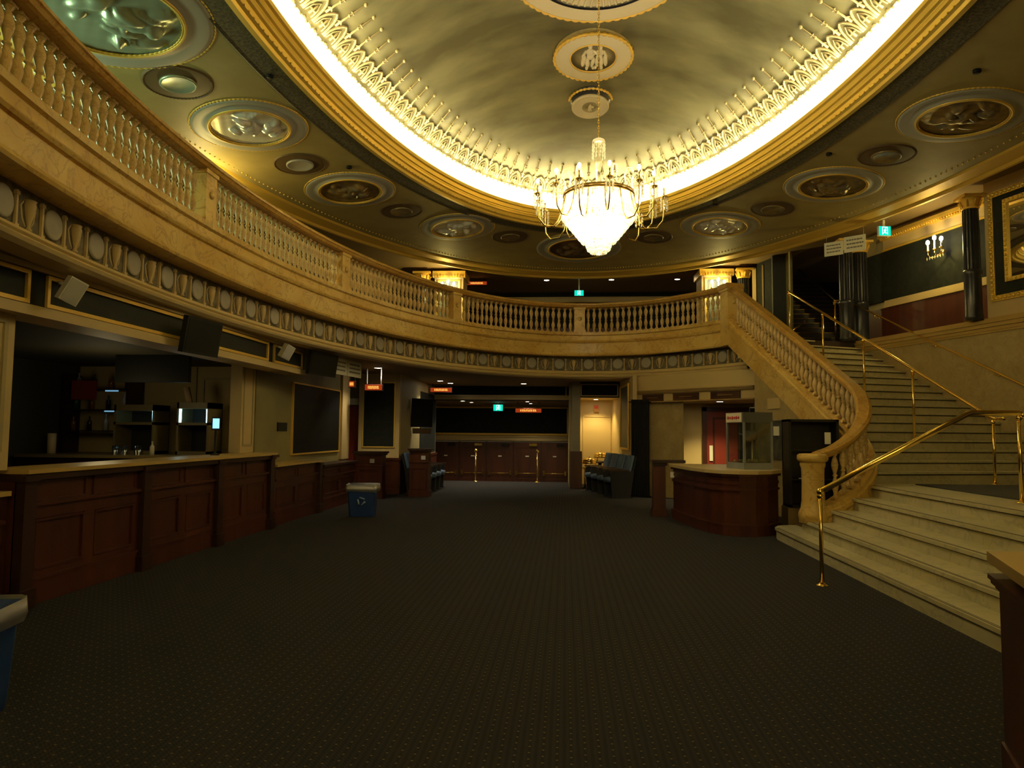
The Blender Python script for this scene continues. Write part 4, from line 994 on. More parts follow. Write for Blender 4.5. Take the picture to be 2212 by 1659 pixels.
t = thing('back_bar_shelves', 'dark shelf unit with bottles at the back of the bar', 'shelving', (-7.3, 9.9, 1.12)); L = (-7.3, 9.9, 1.12)
m = MB()
for z in (1.45, 1.78, 2.10): ob('shelf_board', MB().box(-7.9, -6.85, 10.6, 10.95, z, z + .02), DWOOD, t, shift=L)
ob('side_panel', MB().box(-7.92, -7.88, 10.6, 10.98, 1.12, 2.35), DWOOD, t, shift=L); ob('side_panel', MB().box(-6.87, -6.83, 10.6, 10.98, 1.12, 2.35), DWOOD, t, shift=L)
def bottle_mb(h=.28, r=.037): return MB().lathe([(r, 0), (r, h * .58), (r * .9, h * .64), (r * .35, h * .76), (r * .33, h * .94), (r * .42, h * .95), (r * .42, h)], (0, 0, 0), 10)
bmats = [mat('amber_glass', (.20, .08, .01), .12), mat('green_glass', (.02, .08, .03), .12), mat('clear_bottle', (.35, .37, .36), .1), mat('dark_glass', (.02, .02, .02), .1)]
bmesh_ = [bottle_mb(.22 + .02 * (i % 3), .035).mesh('bottle', bmats[i]) for i in range(4)]
for i in range(12):
    z = (1.47, 1.80, 2.12)[i % 3]; x = -7.80 + .27 * (i // 3) + .03 * (i % 3)
    o = bpy.data.objects.new('bottle', bmesh_[i % 4]); COL.objects.link(o); o.location = (x, 10.72, z); tag(o, 'spirit bottle on the dark shelves at the back of the bar', 'bottle', 'spirit bottles on the back bar shelves')
solo('price_board', MB().box(-7.75, -7.35, 10.57, 10.6, 1.95, 2.25), RED, 'small dark red board above the shelves at the back of the bar', 'sign', (-7.55, 10.5, 1.95))
for i, (x, z, lab) in enumerate(((-7.1, 2.08, 'upper bluish shelf light at the back of the bar'), (-7.1, 1.76, 'lower bluish shelf light at the back of the bar'))):
    solo('shelf_light', MB().box(x - .1, x + .1, 10.58, 10.61, z, z + .02), emis('shelf_light_glow', (.3, .7, 1), .35), lab, 'lamp', (x, 10.4, z))
solo('cup_stack', MB().lathe([(.06, 0), (.06, .30)], (-7.75, 10.2, 1.12), 14), mat('cup_stack_mat', (.75, .62, .4), .5), 'pale stack of cups standing at the left inside the bar', 'cups', (-7.75, 10.2, 1.12))
gl = MB().lathe([(.03, 0), (.028, .01), (.036, .13), (.034, .13), (.026, .015)], (0, 0, 0), 12, caps=False).mesh('drinking_glass', glassy('glassware', (.8, .85, .9), .35, .08))
for i, (x, y, z) in enumerate(((-6.55, 9.9, 1.12), (-6.45, 9.95, 1.12), (-6.36, 9.85, 1.12), (-6.27, 9.98, 1.12), (-6.62, 10.05, 1.12), (-6.18, 9.9, 1.12))):
    o = bpy.data.objects.new('drinking_glass', gl); COL.objects.link(o); o.location = (x, y, z); tag(o, 'clear drinking glass in the cluster on the bar back counter', 'glass', 'drinking glasses on the bar back counter')
for i, (x, y, z, lab) in enumerate(((-5.93, 7.1, .99, 'glass alone at the left end of the bar, near the pier'), (-6.1, 7.15, .99, 'glass with a bluish shine at the left end of the bar'))):
    o = bpy.data.objects.new('drinking_glass', gl); COL.objects.link(o); o.location = (x, y, z); tag(o, lab, 'glass')
solo('squeeze_bottle', bottle_mb(.2, .032), mat('squeeze_mat', (.55, .5, .35), .5), 'pale little bottle right of the glasses behind the bar', 'bottle', (0, 0, 0)).location = (-5.95, 9.85, 1.12)
lamp('bar_fill_light', 'POINT', (-6.0, 8.8, 1.9), 4.5, (1, .8, .4), .2)  # added fill without a fixture, lifts the bar's end wall

# ---- hanging screens, speakers, notices
def screen_tv(c, a, w, h, tilt, label, mount=True):
    t = thing('television', label, 'television', c, a)     # local -y is the viewing side
    m = MB(); m.box(-w / 2, w / 2, -.03, .03, -h / 2, h / 2); m.xf(Matrix.Rotation(tilt, 4, 'X')); ob('casing', m, BLACK, t)
    m = MB(); m.box(-w / 2 + .03, w / 2 - .03, -.034, -.030, -h / 2 + .03, h / 2 - .03); m.xf(Matrix.Rotation(tilt, 4, 'X')); ob('screen', m, mat('screen_off', (.008, .008, .007), .55, spec=.15), t)
    m = MB(); m.box(-.06, .06, .03, .16, -.08, .08); m.box(-.10, .10, .14, .17, -.12, .12); ob('wall_bracket', m, STEEL if mount else BLACK, t); return t
FX = PI / 2      # facing +x
screen_tv((-4.26, 7.95, 2.58), FX - .12, .66, .42, .15, 'nearer black television hanging from the bar header, tilted down')
screen_tv((-4.22, 12.0, 2.65), FX - .16, .95, .40, .14, 'farther black television hanging beside the two paper notices')
def speaker(c, label):
    t = thing('wall_speaker', label, 'speaker', c, FX - .5)
    m = MB(); m.loft([[(-.08, -.08, -.11), (.08, -.08, -.11), (.05, .06, -.11), (-.05, .06, -.11)], [(-.08, -.08, .11), (.08, -.08, .11), (.05, .06, .11), (-.05, .06, .11)]]); m.xf(Matrix.Rotation(.30, 4, 'X') @ Matrix.Rotation(.35, 4, 'Y')); ob('cabinet', m, WHITE, t)
    m = MB(); m.box(-.07, .07, -.086, -.08, -.10, .10); m.xf(Matrix.Rotation(.30, 4, 'X') @ Matrix.Rotation(.35, 4, 'Y')); ob('grille', m, mat('speaker_grille', (.5, .5, .5), .7), t)
    ob('bracket', MB().tube([(0, .06, .04), (0, .16, .08), (0, .2, .08)], .018, 8), WHITE, t)
speaker((-4.30, 5.78, 2.70), 'white wall speaker nearest the camera on the bar header')
speaker((-4.30, 10.55, 2.71), 'white wall speaker between the two hanging televisions')
def notice(P0, P1, z0, z1, label, grp):
    P0, P1 = Vector((*P0, 0)), Vector((*P1, 0)); U = (P1 - P0).normalized(); N = Vector((U.y, -U.x, 0)); w = (P1 - P0).length
    O = (P0 + P1) / 2 + Vector((0, 0, (z0 + z1) / 2)); t = thing('paper_notice', label, 'notice', tuple(O), group=grp)
    m = MB(); m.pbox((0, 0, 0), U, Vector((0, 0, 1)), N, -w / 2, w / 2, -(z1 - z0) / 2, (z1 - z0) / 2, 0, .006); ob('sheet', m, PAPER, t)
    m = MB(); rnd = random.Random(len(label)); h = z1 - z0
    for r, v in enumerate((.26, .02, -.22)):
        u = -w * .38
        while u < w * (.36 - .06 * (r == 2)):
            l = rnd.uniform(.03, .07) * w / .4 * 1.0; m.pbox((0, 0, 0), U, Vector((0, 0, 1)), N, u, min(u + l, w * .4), (v - .045) * h, (v + .045) * h, .006, .008); u += l + .02 * w
    ob('lettering', m, INK, t)
notice((-4.27, 12.72), (-4.19, 13.28), 2.55, 2.86, 'white paper notice with three text lines, left one of the pair by the hanging television', 'paper notices')
notice((-4.185, 13.30), (-4.10, 13.92), 2.55, 2.86, 'white paper notice with three text lines, right one of the pair by the hanging television', 'paper notices')
notice((5.66, 15.80), (5.97, 15.56), 5.40, 5.70, 'white paper notice, left one of the pair hanging in front of the black columns', 'paper notices')
notice((5.985, 15.55), (6.33, 15.28), 5.42, 5.76, 'white paper notice, right one of the pair hanging in front of the black columns', 'paper notices')
m = MB()
for p in ((5.70, 15.77, 5.70), (6.30, 15.31, 5.75)): m.tube([p, (p[0], p[1], 5.98)], .004, 4)
solo('hanging_wire', m, STEEL, 'thin wires holding the pair of notices by the black columns', 'wire', (6.0, 15.5, 5.98))
# passage television, seen side on
t = screen_tv((-3.72, 18.2, 1.98), FX - .9, .60, .74, .08, 'dark television on an arm on the passage wall above the theatre seats')
ob('control_box', MB().box(-.2, .25, -.02, .14, -.54, -.40), mat('box_brown', (.10, .06, .03), .5), t)

# ---- hung illuminated signs
def lit_sign(x0, x1, y, z0, z1, ztop, label, m_, rods=WHITE):
    c = ((x0 + x1) / 2, y, z0); t = thing('hanging_sign', label, 'sign', c, group='small red illuminated signs'); w = (x1 - x0) / 2; h = z1 - z0
    ob('housing', MB().box(-w, w, 0, .10, 0, h), mat('sign_housing', (.05, .012, .008), .5), t)
    ob('face', MB().box(-w + .01, w - .01, -.006, 0, .015, h - .015), REDL, t)
    mm = MB(); n = 9
    for i in range(n):
        u = -w * .62 + w * 1.24 * i / n
        mm.box(u, u + w * .09, -.010, -.006, h * .30, h * .72)
        if i % 2: mm.box(u, u + w * .13, -.010, -.006, h * .60, h * .72)
        if i % 3: mm.box(u, u + w * .13, -.010, -.006, h * .30, h * .40)
    ob('lettering', mm, m_, t)
    mm = MB()
    for s_ in (-1, 1): mm.lathe([(.012, h), (.012, ztop - z0)], (w * .8 * s_, .05, 0), 8)
    ob('rod', mm, rods, t)
lit_sign(-4.42, -4.02, 15.3, 2.38, 2.53, 2.88, 'red lit sign on two white rods in front of the tall framed panel', ORNL)
lit_sign(-4.53, -4.40, 14.5, 2.40, 2.55, 2.88, 'narrow red lit sign directly below the paper notices', ORNL)
lit_sign(-3.92, -3.28, 20.3, 2.63, 2.78, 2.88, 'long orange lit sign under the balcony, above the passage television', ORNL, DARK)
lit_sign(-1.56, -.74, 22.0, 2.10, 2.25, 2.45, 'long orange lit sign hanging in the vestibule right of the green exit sign', ORNL, DARK)
lit_sign(-3.05, -2.42, 21.4, 6.00, 6.13, 6.22, 'orange lit sign upstairs, right of the left sconce pier', ORNL, DARK)
def exit_sign(c, w, h, a, label, ztop):
    t = thing('exit_sign', label, 'exit sign', c, a, 'green running man exit signs')
    ob('housing', MB().box(-w / 2, w / 2, 0, .06, -h / 2, h / 2), WHITE, t); ob('face', MB().box(-w / 2 + .004, w / 2 - .004, -.006, 0, -h / 2 + .004, h / 2 - .004), EXITG, t)
    m = MB(); s_ = h
    def bar(x0, z0, x1, z1, r): m.tube([(x0 * s_, -.010, z0 * s_), (x1 * s_, -.010, z1 * s_)], r * s_, 6)
    m.ball((.06 * s_, -.010, .28 * s_), .075 * s_, 8, 6); bar(.03, .17, -.03, -.05, .065); bar(.02, .14, .16, .06, .03); bar(.0, .12, -.14, .03, .03)
    bar(-.02, -.05, .10, -.18, .04); bar(.10, -.18, .08, -.34, .035); bar(-.04, -.06, -.10, -.22, .04); bar(-.10, -.22, -.22, -.26, .035)
    for (x0, x1, z0, z1) in ((-.30, -.25, -.40, .40), (.25, .30, -.40, .40), (-.30, .30, .36, .41)): m.box(x0 * s_, x1 * s_, -.011, -.006, z0 * s_, z1 * s_)
    ob('pictogram', m, EXITW, t); ob('stem', MB().box(-.02, .02, .02, .04, h / 2, ztop - c[2]), WHITE, t)
exit_sign((-2.19, 23.0, 2.29), .31, .21, 0, 'green exit sign hanging in the vestibule above the red doors', 2.45)
exit_sign((.40, 21.5, 5.76), .28, .17, 0, 'green exit sign upstairs over the middle of the far balcony', 6.22)
exit_sign((6.60, 15.0, 5.74), .26, .20, .15, 'green exit sign upstairs, to the left of the dark wall with a sconce', 5.98)

# ---- downlights
def downlight(x, y, z, label, power=14, r=.075, col=(1.0, .84, .55)):
    t = thing('downlight', label, 'ceiling light', (x, y, z), group='recessed downlights')
    ob('rim', MB().lathe([(r + .018, 0), (r + .015, -.008), (r, -.006), (r, .01)], (0, 0, 0), 20, caps=False), WHITE, t)
    ob('lens', MB().lathe([(r, -.004), (.004, -.005)], (0, 0, 0), 20), LITW, t)
    lamp('downlight_beam', 'SPOT', (0, 0, -.03), power, col, .06, spot=2.1, parent=t)
downlight(-4.10, 15.2, 2.88, 'downlight above the red sign on white rods', 45)
downlight(-3.42, 19.1, 2.88, 'left of two paired downlights under the balcony, left of centre', 62)
downlight(-3.28, 20.0, 2.88, 'right of two paired downlights under the balcony, left of centre', 62)
downlight(-1.19, 20.1, 2.88, 'single downlight under the middle of the balcony', 85)
downlight(-3.17, 21.7, 2.45, 'left one of the first vestibule pair of downlights', 45, .065)
downlight(-3.03, 22.7, 2.45, 'right one of the first vestibule pair of downlights', 45, .065)
downlight(-1.17, 21.9, 2.45, 'left one of the vestibule downlights over the orange sign', 45, .065)
downlight(-1.15, 23.4, 2.45, 'right one of the vestibule downlights over the orange sign', 45, .065)
downlight(.87, 20.45, 2.46, 'bright downlight in the alcove with the chafing dishes', 62, .07, (1, .74, .26))
downlight(3.50, 16.4, 2.235, 'downlight in front of the red door behind the snack stand', 120, .075, (1, .80, .36))
downlight(-.60, 21.75, 6.22, 'left of the three downlights upstairs', 32)
downlight(1.40, 21.75, 6.22, 'middle of the three downlights upstairs, below the chandelier', 32)
downlight(3.40, 21.75, 6.22, 'right of the three downlights upstairs, by the right pier', 32)

# ---- vestibule
struct('wall_vestibule', MB().box(-6, .4, 25.0, 25.2, 1.17, 2.5), CREAM2)
struct('wall_vestibule_panel', MB().box(-4.66, .06, 24.97, 25.0, 1.45, 2.34), PANEL)
m = MB(); m.box(-4.95, .12, 24.9, 25.0, 1.20, 1.36); m.box(-4.95, .12, 24.86, 25.0, 1.33, 1.37); struct('trim_25', m, CREAM)
m = MB(); m.box(-4.72, .10, 24.93, 24.99, 1.39, 1.44); m.frame((-2.3, 24.97, 1.9), (1, 0, 0), (0, 0, 1), 4.8, .98, .05, .03); struct('trim_26', m, GOLDP)
struct('wall_vestibule_header', MB().box(-4.15, .2, 21.3, 21.45, 2.45, 2.9), PANEL)
m = MB(); m.box(-4.15, .2, 21.22, 21.3, 2.47, 2.60); m.box(-4.15, .2, 21.18, 21.3, 2.56, 2.61); m.box(.0, .03, 21.27, 21.3, 2.6, 2.88); struct('trim_27', m, CREAM)
m = MB(); m.box(-6, -4.72, 21.6, 25, -.95, 2.5); m.box(.10, .4, 19.7, 25, -.95, 2.9); struct('wall_vestibule_sides', m, CREAM2)
for k in range(5):
    x0 = -4.69 + .96 * k
    d = struct('door_%d' % (k + 2), MB().box(x0 + .015, x0 + .945, 24.9, 24.95, -.95, 1.15), WOOD)
    m = MB(); m.frame((x0 + .48, 24.9, .42), (1, 0, 0), (0, 0, 1), .74, 1.15, .05, .015); m.frame((x0 + .48, 24.9, -.55), (1, 0, 0), (0, 0, 1), .74, .55, .05, .015); ob('door_panel', m, WOOD, d)
    m = MB(); m.tube([(x0 + .12, 24.82, .07), (x0 + .84, 24.82, .07)], .018, 8); m.box(x0 + .08, x0 + .14, 24.80, 24.9, .0, .16); m.box(x0 + .82, x0 + .88, 24.80, 24.9, .0, .16); ob('push_bar', m, BRASS, d)
    ob('door_sign', MB().box(x0 + .42, x0 + .54, 24.87, 24.89, .64, .68), PAPER, d)
    ob('door_closer', MB().box(x0 + .55, x0 + .82, 24.80, 24.9, 1.02, 1.10), BRASS if k % 2 else DARK, d)
    struct('trim_%d' % (28 + k), MB().box(x0 - .02, x0 + .02, 24.88, 25.0, -.95, 1.17), DWOOD)
for k, (x, lab) in enumerate(((-2.71, 'left brass guard post at the far edge of the carpet'), (-.84, 'right brass guard post at the far edge of the carpet'))):
    t = thing('guard_post', lab, 'post', (x, 21.45, 0), group='brass guard posts before the vestibule')
    ob('pole', MB().lathe([(.022, .02), (.022, .90)], (0, 0, 0), 12), BRASS, t); ob('ball_top', MB().ball((0, 0, .93), .05), BRASS, t); ob('base', MB().lathe([(.09, 0), (.09, .01), (.05, .03), (.022, .05)], (0, 0, 0), 16), BRASS, t)
# pier right of the vestibule
m = MB(); m.box(.18, .40, 19.3, 19.7, 1.0, 2.9); m.box(.18, .24, 19.28, 19.3, 1.0, 2.9); struct('wall_pier_lower', m, GREYW)
struct('wall_pier_lower_base', MB().box(.13, .45, 19.24, 19.72, 0, 1.0), WOOD)
# alcove with catering
struct('wall_alcove_back', MB().box(.4, 1.6, 21.0, 21.1, 0, 2.9), CREAM)
m = MB(); m.frame((.92, 21.0, 1.25), (1, 0, 0), (0, 0, 1), .82, 1.5, .035, .02); struct('trim_33', m, CREAM)
struct('ceiling_alcove', MB().box(.3, 1.6, 19.4, 21.0, 2.46, 2.5), CREAM)
struct('wall_alcove_header', MB().box(.4, 1.5, 19.38, 19.45, 2.46, 2.9), PANEL)
m = MB(); m.frame((.92, 19.38, 2.66), (1, 0, 0), (0, 0, 1), 1.02, .34, .03, .02); struct('trim_34', m, CREAM)
m = MB(); seg_wall(m, (1.62, 17.25), (1.36, 21.0), 0, 2.9, -.1); struct('wall_alcove_side', m, CREAM)
m = MB()
a, b = Vector((1.585, 17.75)), Vector((1.49, 19.1)); seg_wall(m, tuple(a), tuple(b), 1.12, 2.70, .02); struct('wall_alcove_side_panel', m, BLUEP)
U_ = Vector((b.x - a.x, b.y - a.y, 0)).normalized(); m = MB(); m.frame(((a.x + b.x) / 2 - .02, (a.y + b.y) / 2, 1.91), tuple(U_), (0, 0, 1), 1.42, 1.66, .05, -.03); struct('trim_35', m, GOLDP)
t = thing('alarm_light', 'small orange and red alarm light on the bright alcove wall', 'alarm', (.90, 20.97, 2.12)); ob('casing', MB().box(-.07, .07, -.05, .02, 0, .20), mat('alarm_tan', (.6, .3, .08), .5), t); ob('lens', MB().box(-.055, .055, -.07, -.05, .09, .18), mat('alarm_red', (.6, .06, .02), .3), t)
def chafing(x, y, z, label):
    t = thing('chafing_dish', label, 'chafing dish', (x, y, z), group='brass chafing dishes in the alcove')
    m = MB(); m.lathe([(.19, .10), (.20, .12), (.19, .16), (.02, .16)], (0, 0, 0), 20); ob('pan', m, BRASS, t)
    m = MB(); m.lathe([(.19, .16), (.18, .20), (.13, .245), (.02, .26)], (0, 0, 0), 20); ob('cover', m, BRASS, t); ob('knob', MB().ball((0, 0, .28), .02), BRASS, t)
    for k in range(3): a_ = 2 * PI * k / 3; ob('leg', MB().tube([(.17 * math.cos(a_), .17 * math.sin(a_), .12), (.19 * math.cos(a_), .19 * math.sin(a_), 0)], .010, 6), BRASS, t)
t = thing('serving_table', 'tall serving table with a dark top at the back of the alcove', 'table', (.98, 20.3, 0))
ob('tabletop', MB().lathe([(.34, .66), (.36, .68), (.36, .70)], (0, 0, 0), 28), DWOOD, t); ob('leg', MB().lathe([(.05, .05), (.04, .35), (.05, .66)], (0, 0, 0), 12), DWOOD, t); ob('base', MB().lathe([(.22, 0), (.22, .03), (.05, .06)], (0, 0, 0), 20), BRASS, t)
t = thing('serving_table', 'lower serving table with brass legs beside the red pier base', 'table', (.72, 19.75, 0))
ob('tabletop', MB().box(-.22, .28, -.2, .2, .52, .55), TAN, t)
for sx in (-.18, .24):
    for sy in (-.16, .16): ob('leg', MB().lathe([(.02, 0), (.016, .52)], (sx, sy, 0), 8), BRASS, t)
chafing(.66, 19.75, .55, 'brass chafing dish on the lower table, next to the red pier base'); chafing(1.0, 20.3, .70, 'brass chafing dish on the taller table, behind the blue seats')

# ---- right hand: curtain, walls, header with three signs
m = MB(); rows = []
for i in range(41):
    x = 1.56 + .42 * i / 40; y = 17.0 + .035 * math.sin(i * 1.35); rows.append([(x, y, 0.01), (x, y, 2.30)])
m.sweep(rows, smooth=True)
rows = []
for i in range(41): x = 1.56 + .42 * i / 40; y = 17.03 + .035 * math.sin(i * 1.35); rows.append([(x, y, 2.30), (x, y, 0.01)])
m.sweep(rows, smooth=True)
t = thing('stage_curtain', 'floor-length black curtain right of the alcove', 'curtain', (1.77, 17.0, 0)); ob('cloth', m, mat('black_cloth', (.008, .009, .009), .9), t, shift=(1.77, 17.0, 0)); ob('rod', MB().tube([(1.5, 17.0, 2.24), (2.02, 17.0, 2.24)], .015, 8), BLACK, t, shift=(1.77, 17.0, 0))
struct('wall_stand_left', MB().quadbox([(1.98, 17.36), (2.72, 16.62), (2.80, 17.7), (1.98, 17.7)], 0, 2.24), WALLM)
struct('wall_stand_back', MB().box(2.7, 5.2, 17.6, 17.75, 0, 2.24), mat('warm_cream', (.66, .50, .22), .6))
m = MB(); m.quadbox([(1.66, 17.65), (3.94, 15.2), (4.0, 14.5), (5.2, 14.5), (5.2, 17.7), (1.66, 17.7)], 2.235, 2.26); struct('ceiling_stand', m, mat('stand_ceiling', (.40, .29, .13), .6))
a, b = (1.66, 17.62), (3.96, 15.18)
struct('wall_stand_header', seg_wall(MB(), a, b, 2.24, 2.885, .12), CREAM)
m = MB(); Hu = (Vector((*b, 0)) - Vector((*a, 0))).normalized(); Hn = Vector((Hu.y, -Hu.x, 0)); Hl = (Vector(b) - Vector(a)).length; HO = Vector((*a, 0)); Z = Vector((0, 0, 1))
m.pbox(HO, Hu, Z, Hn, 0, Hl, 2.235, 2.265, 0, .05); m.pbox(HO, Hu, Z, Hn, 0, Hl, 2.44, 2.46, 0, .03); m.pbox(HO, Hu, Z, Hn, 0, Hl, 2.46, 2.50, 0, .06); m.pbox(HO, Hu, Z, Hn, 0, Hl, 2.50, 2.53, 0, .08)
struct('trim_36', m, mat('header_trim', (.36, .24, .09), .5))
for i, (u0, u1, lab) in enumerate(((.33, .95, 'left'), (1.25, 1.95, 'middle'), (2.28, 3.02, 'right'))):
    c = HO + Hu * ((u0 + u1) / 2) + Z * 2.35 + Hn * .0; t = thing('header_sign', 'dark illegible name board over the snack stand, %s one of three' % lab, 'sign', tuple(c), group='three dark boards over the snack stand'); w = (u1 - u0) / 2
    ob('board', MB().pbox((0, 0, 0), Hu, Z, Hn, -w, w, -.085, .08, 0, .04), mat('board_brown', (.05, .018, .010), .4), t)
    ob('gilt_lines', MB().frame(Hn * .04, -Hu, Z, 2 * w - .05, .12, .008, .004).pbox(Hn * .04, Hu, Z, Hn, -w * .5, w * .5, -.012, .012, 0, .004), mat('dull_gilt', (.22, .13, .04), .5, .4), t)
d = struct('door_7', MB().box(3.42, 4.35, 17.55, 17.6, 0, 2.05), RED)
ob('frame', MB().box(3.32, 3.42, 17.5, 17.6, 0, 2.15).box(3.32, 4.45, 17.5, 17.6, 2.05, 2.15), WOOD, d); ob('door_panel', MB().frame((3.88, 17.55, 1.25), (1, 0, 0), (0, 0, 1), .62, 1.3, .04, .012), WOOD, d); ob('push_plate', MB().box(3.48, 3.56, 17.52, 17.55, .85, 1.22), PAPER, d)
t = thing('wall_phone', 'dark device hanging on the wall behind the popcorn machine', 'device', (3.98, 15.2, 1.95)); ob('casing', MB().box(-.12, .12, 0, .08, 0, .10), BLACK, t); ob('bracket', MB().box(-.02, .02, .02, .06, .10, .28), BLACK, t); ob('shelf', MB().box(-.1, .1, -.02, .1, .10, .115), PAPER, t)
# wall below the stair stringer
m = MB(); rows = []
for p, nn in FR:
    if 11.0 < p.y < 14.45:
        q = Vector((p.x, p.y, 0)) - nn * .0; zt = p.z - 1.22; rows.append([tuple(q + nn * o_ + Vector((0, 0, z_))) for o_, z_ in ((.08, 0), (.08, zt), (-.10, zt), (-.10, 0))])
m.loft(rows); struct('wall_understair', m, WALLM)
m = MB(); m.pbox((3.905, 13.6, 0), Vector((-.19, 1, 0)).normalized(), Z, Vector((-1, -.19, 0)).normalized(), -.22, .22, 1.98, 2.18, 0, .03); struct('trim_37', m, CREAM)
solo('wall_poster', MB().pbox((3.935, 13.42, 0), Vector((-.19, 1, 0)).normalized(), Z, Vector((-1, -.19, 0)).normalized(), -.26, .24, 1.05, 1.76, 0, .04), mat('poster_dark', (.03, .035, .03), .3, col2=(.10, .10, .08), scale=8), 'small dark framed poster between popcorn machine and black shelf', 'poster', (3.935, 13.42, 1.4))

# ---- snack stand
t = thing('snack_counter', 'curved mahogany snack counter with a pale top carrying the popcorn machine', 'counter', (2.7, 11.8, 0)); L = (2.7, 11.8, 0)
fp = [(1.93, 12.95), (1.99, 12.3), (2.07, 11.7), (2.20, 11.15), (2.36, 10.86), (2.56, 10.74), (2.80, 10.76), (3.02, 10.92), (3.27, 11.27)]
def off(P, d_):
    out = []
    for i, p in enumerate(P):
        a_ = Vector(P[max(0, i - 1)]); b_ = Vector(P[min(len(P) - 1, i + 1)]); dd = (b_ - a_).normalized(); out.append((p[0] + dd.y * -d_ * -1 * -1, p[1] - dd.x * -d_ * -1 * -1) if False else (p[0] - dd.y * d_ * -1 * -1, p[1] + dd.x * d_))
    return out
def ribbon(P, o0, o1, z0, z1):
    A, B = off(P, o0), off(P, o1); rows = [[(a_[0], a_[1], z0), (a_[0], a_[1], z1), (b_[0], b_[1], z1), (b_[0], b_[1], z0)] for a_, b_ in zip(A, B)]; return rows
ob('carcass', MB().quadbox(fp + [(3.32, 11.9), (2.9, 12.95)], 0, .91), WOOD, t, shift=L)
m = MB()
for z0, z1, d_ in ((0, .14, .03), (.14, .17, .04), (.66, .69, .025), (.75, .80, .012), (.87, .91, .045)): m.loft(ribbon(fp, .0, -d_, z0, z1))
ob('moulding', m, WOOD, t, shift=L)
top = off(fp, -.07); ob('countertop', MB().quadbox(top + [(3.44, 11.9), (2.95, 13.0), (1.9, 13.02)], .91, .96), mat('pale_top', (.60, .46, .22), .35), t, shift=L)
t = thing('counter_post', 'mahogany post with a broad flat cap at the left end of the snack counter', 'post', (1.70, 13.17, 0))
ob('shaft', MB().obox((0, 0), .11, .11, 0, .95), WOOD, t); ob('base', MB().obox((0, 0), .13, .13, 0, .14), WOOD, t); ob('cap', MB().box(-.14, .46, -.16, .16, .97, 1.02).box(-.12, .14, -.13, .13, .92, .97), DWOOD, t)
solo('counter_sticker', MB().box(1.87, 1.97, 12.88, 12.895, .72, .82), PAPER, 'small pale sticker at the top left of the snack counter', 'sticker', (1.92, 12.88, .77))
t = thing('popcorn_machine', 'glass-sided steel popcorn machine with a white and red sign on the snack counter', 'popcorn machine', (2.72, 11.1, .96), .30)
w, dpt, h = .50, .52, .88
PST = mat('machine_steel', (.34, .37, .38), .35, .35)
for (x, y) in ((0, 0), (w - .03, 0), (0, dpt - .03), (w - .03, dpt - .03)): ob('corner_post', MB().box(x, x + .03, y, y + .03, .06, h - .14), PST, t)
ob('base', MB().box(0, w, 0, dpt, .0, .10), PST, t); ob('roof', MB().box(0, w, 0, dpt, h - .16, h), mat('grey_steel', (.20, .21, .19), .4, .6), t)
for k, (x0, x1, y0, y1) in enumerate(((.03, w - .03, .008, .012), (.008, .012, .03, dpt - .03), (w - .012, w - .008, .03, dpt - .03))): ob('glass_pane', MB().box(x0, x1, y0, y1, .10, h - .16), GLASS, t)
m = MB(); m.lathe([(.06, 0), (.10, .02), (.11, .15), (.09, .16)], (w * .55, dpt * .5, .44), 18); kt = ob('kettle', m, PST, t); ob('kettle_arm', MB().tube([(w * .55, dpt * .5, .72), (w * .55, dpt * .5, .58)], .014, 8).tube([(w * .55, dpt * .5, .5), (w * .15, dpt * .5, .55)], .012, 8), STEEL, t)
ob('back_panel', MB().box(w * .45, w * .86, dpt - .03, dpt - .01, .10, h - .16), mat('machine_dark', (.12, .15, .17), .4, .2), t)
sg = ob('sign', MB().box(-.012, 0, .05, dpt - .02, h - .155, h - .01), mat('sign_white', (.75, .68, .50), .6), t)
m = MB()
for k in range(6): m.ball((-.014, .12 + k * .062, h - .085), .026, 8, 6, (.12, 1, 1.1 if k % 2 else .8))
ob('lettering', m, mat('sign_red', (.55, .03, .02), .5), sg)
m = MB(); rnd = random.Random(4)
for k in range(60): m.ball((rnd.uniform(.06, .42), rnd.uniform(.08, .42), .11 + rnd.uniform(0, .03)), .018, 6, 4)
ob('popcorn', m, mat('popcorn_yellow', (.55, .42, .15), .8), t, kind='stuff')
t = thing('display_shelf', 'empty black open shelf with paper tags beside the newel of the stairs', 'shelf', (3.83, 11.3, 0))
m = MB(); m.box(-.38, -.34, 0, .34, .38, 1.74); m.box(.34, .38, 0, .34, .38, 1.74); m.box(-.38, .38, .30, .34, .38, 1.74); m.box(-.38, .38, 0, .34, 1.70, 1.74); m.box(-.38, .38, 0, .34, .38, .42); ob('carcass', m, mat('black_shelf', (.012, .010, .008), .5), t)
for z in (.80, 1.25): ob('shelf_board', MB().box(-.34, .34, .02, .30, z, z + .02), mat('black_shelf', (0, 0, 0)), t)
ob('plinth', MB().box(-.4, .38, .02, .36, 0, .38), mat('plinth_brown', (.30, .21, .09), .6), t)
solo('paper_tag', MB().box(3.99, 4.08, 11.29, 11.298, 1.36, 1.54), PAPER, 'white paper tag at the upper right of the black shelf', 'tag', (4.03, 11.29, 1.45)); solo('paper_tag', MB().box(3.60, 3.76, 11.31, 11.33, .82, .835), PAPER, 'thin white leaflet lying on the lower board of the black shelf', 'leaflet', (3.68, 11.32, .82))
solo('paper_tag', MB().pbox((3.90, 13.42, 1.6), Vector((-.19, 1, 0)).normalized(), Z, Vector((-1, -.19, 0)).normalized(), -.08, .10, -.12, .05, .0, .03), PAPER, 'pale tag stuck on the small dark poster', 'tag', (3.90, 13.42, 1.6))

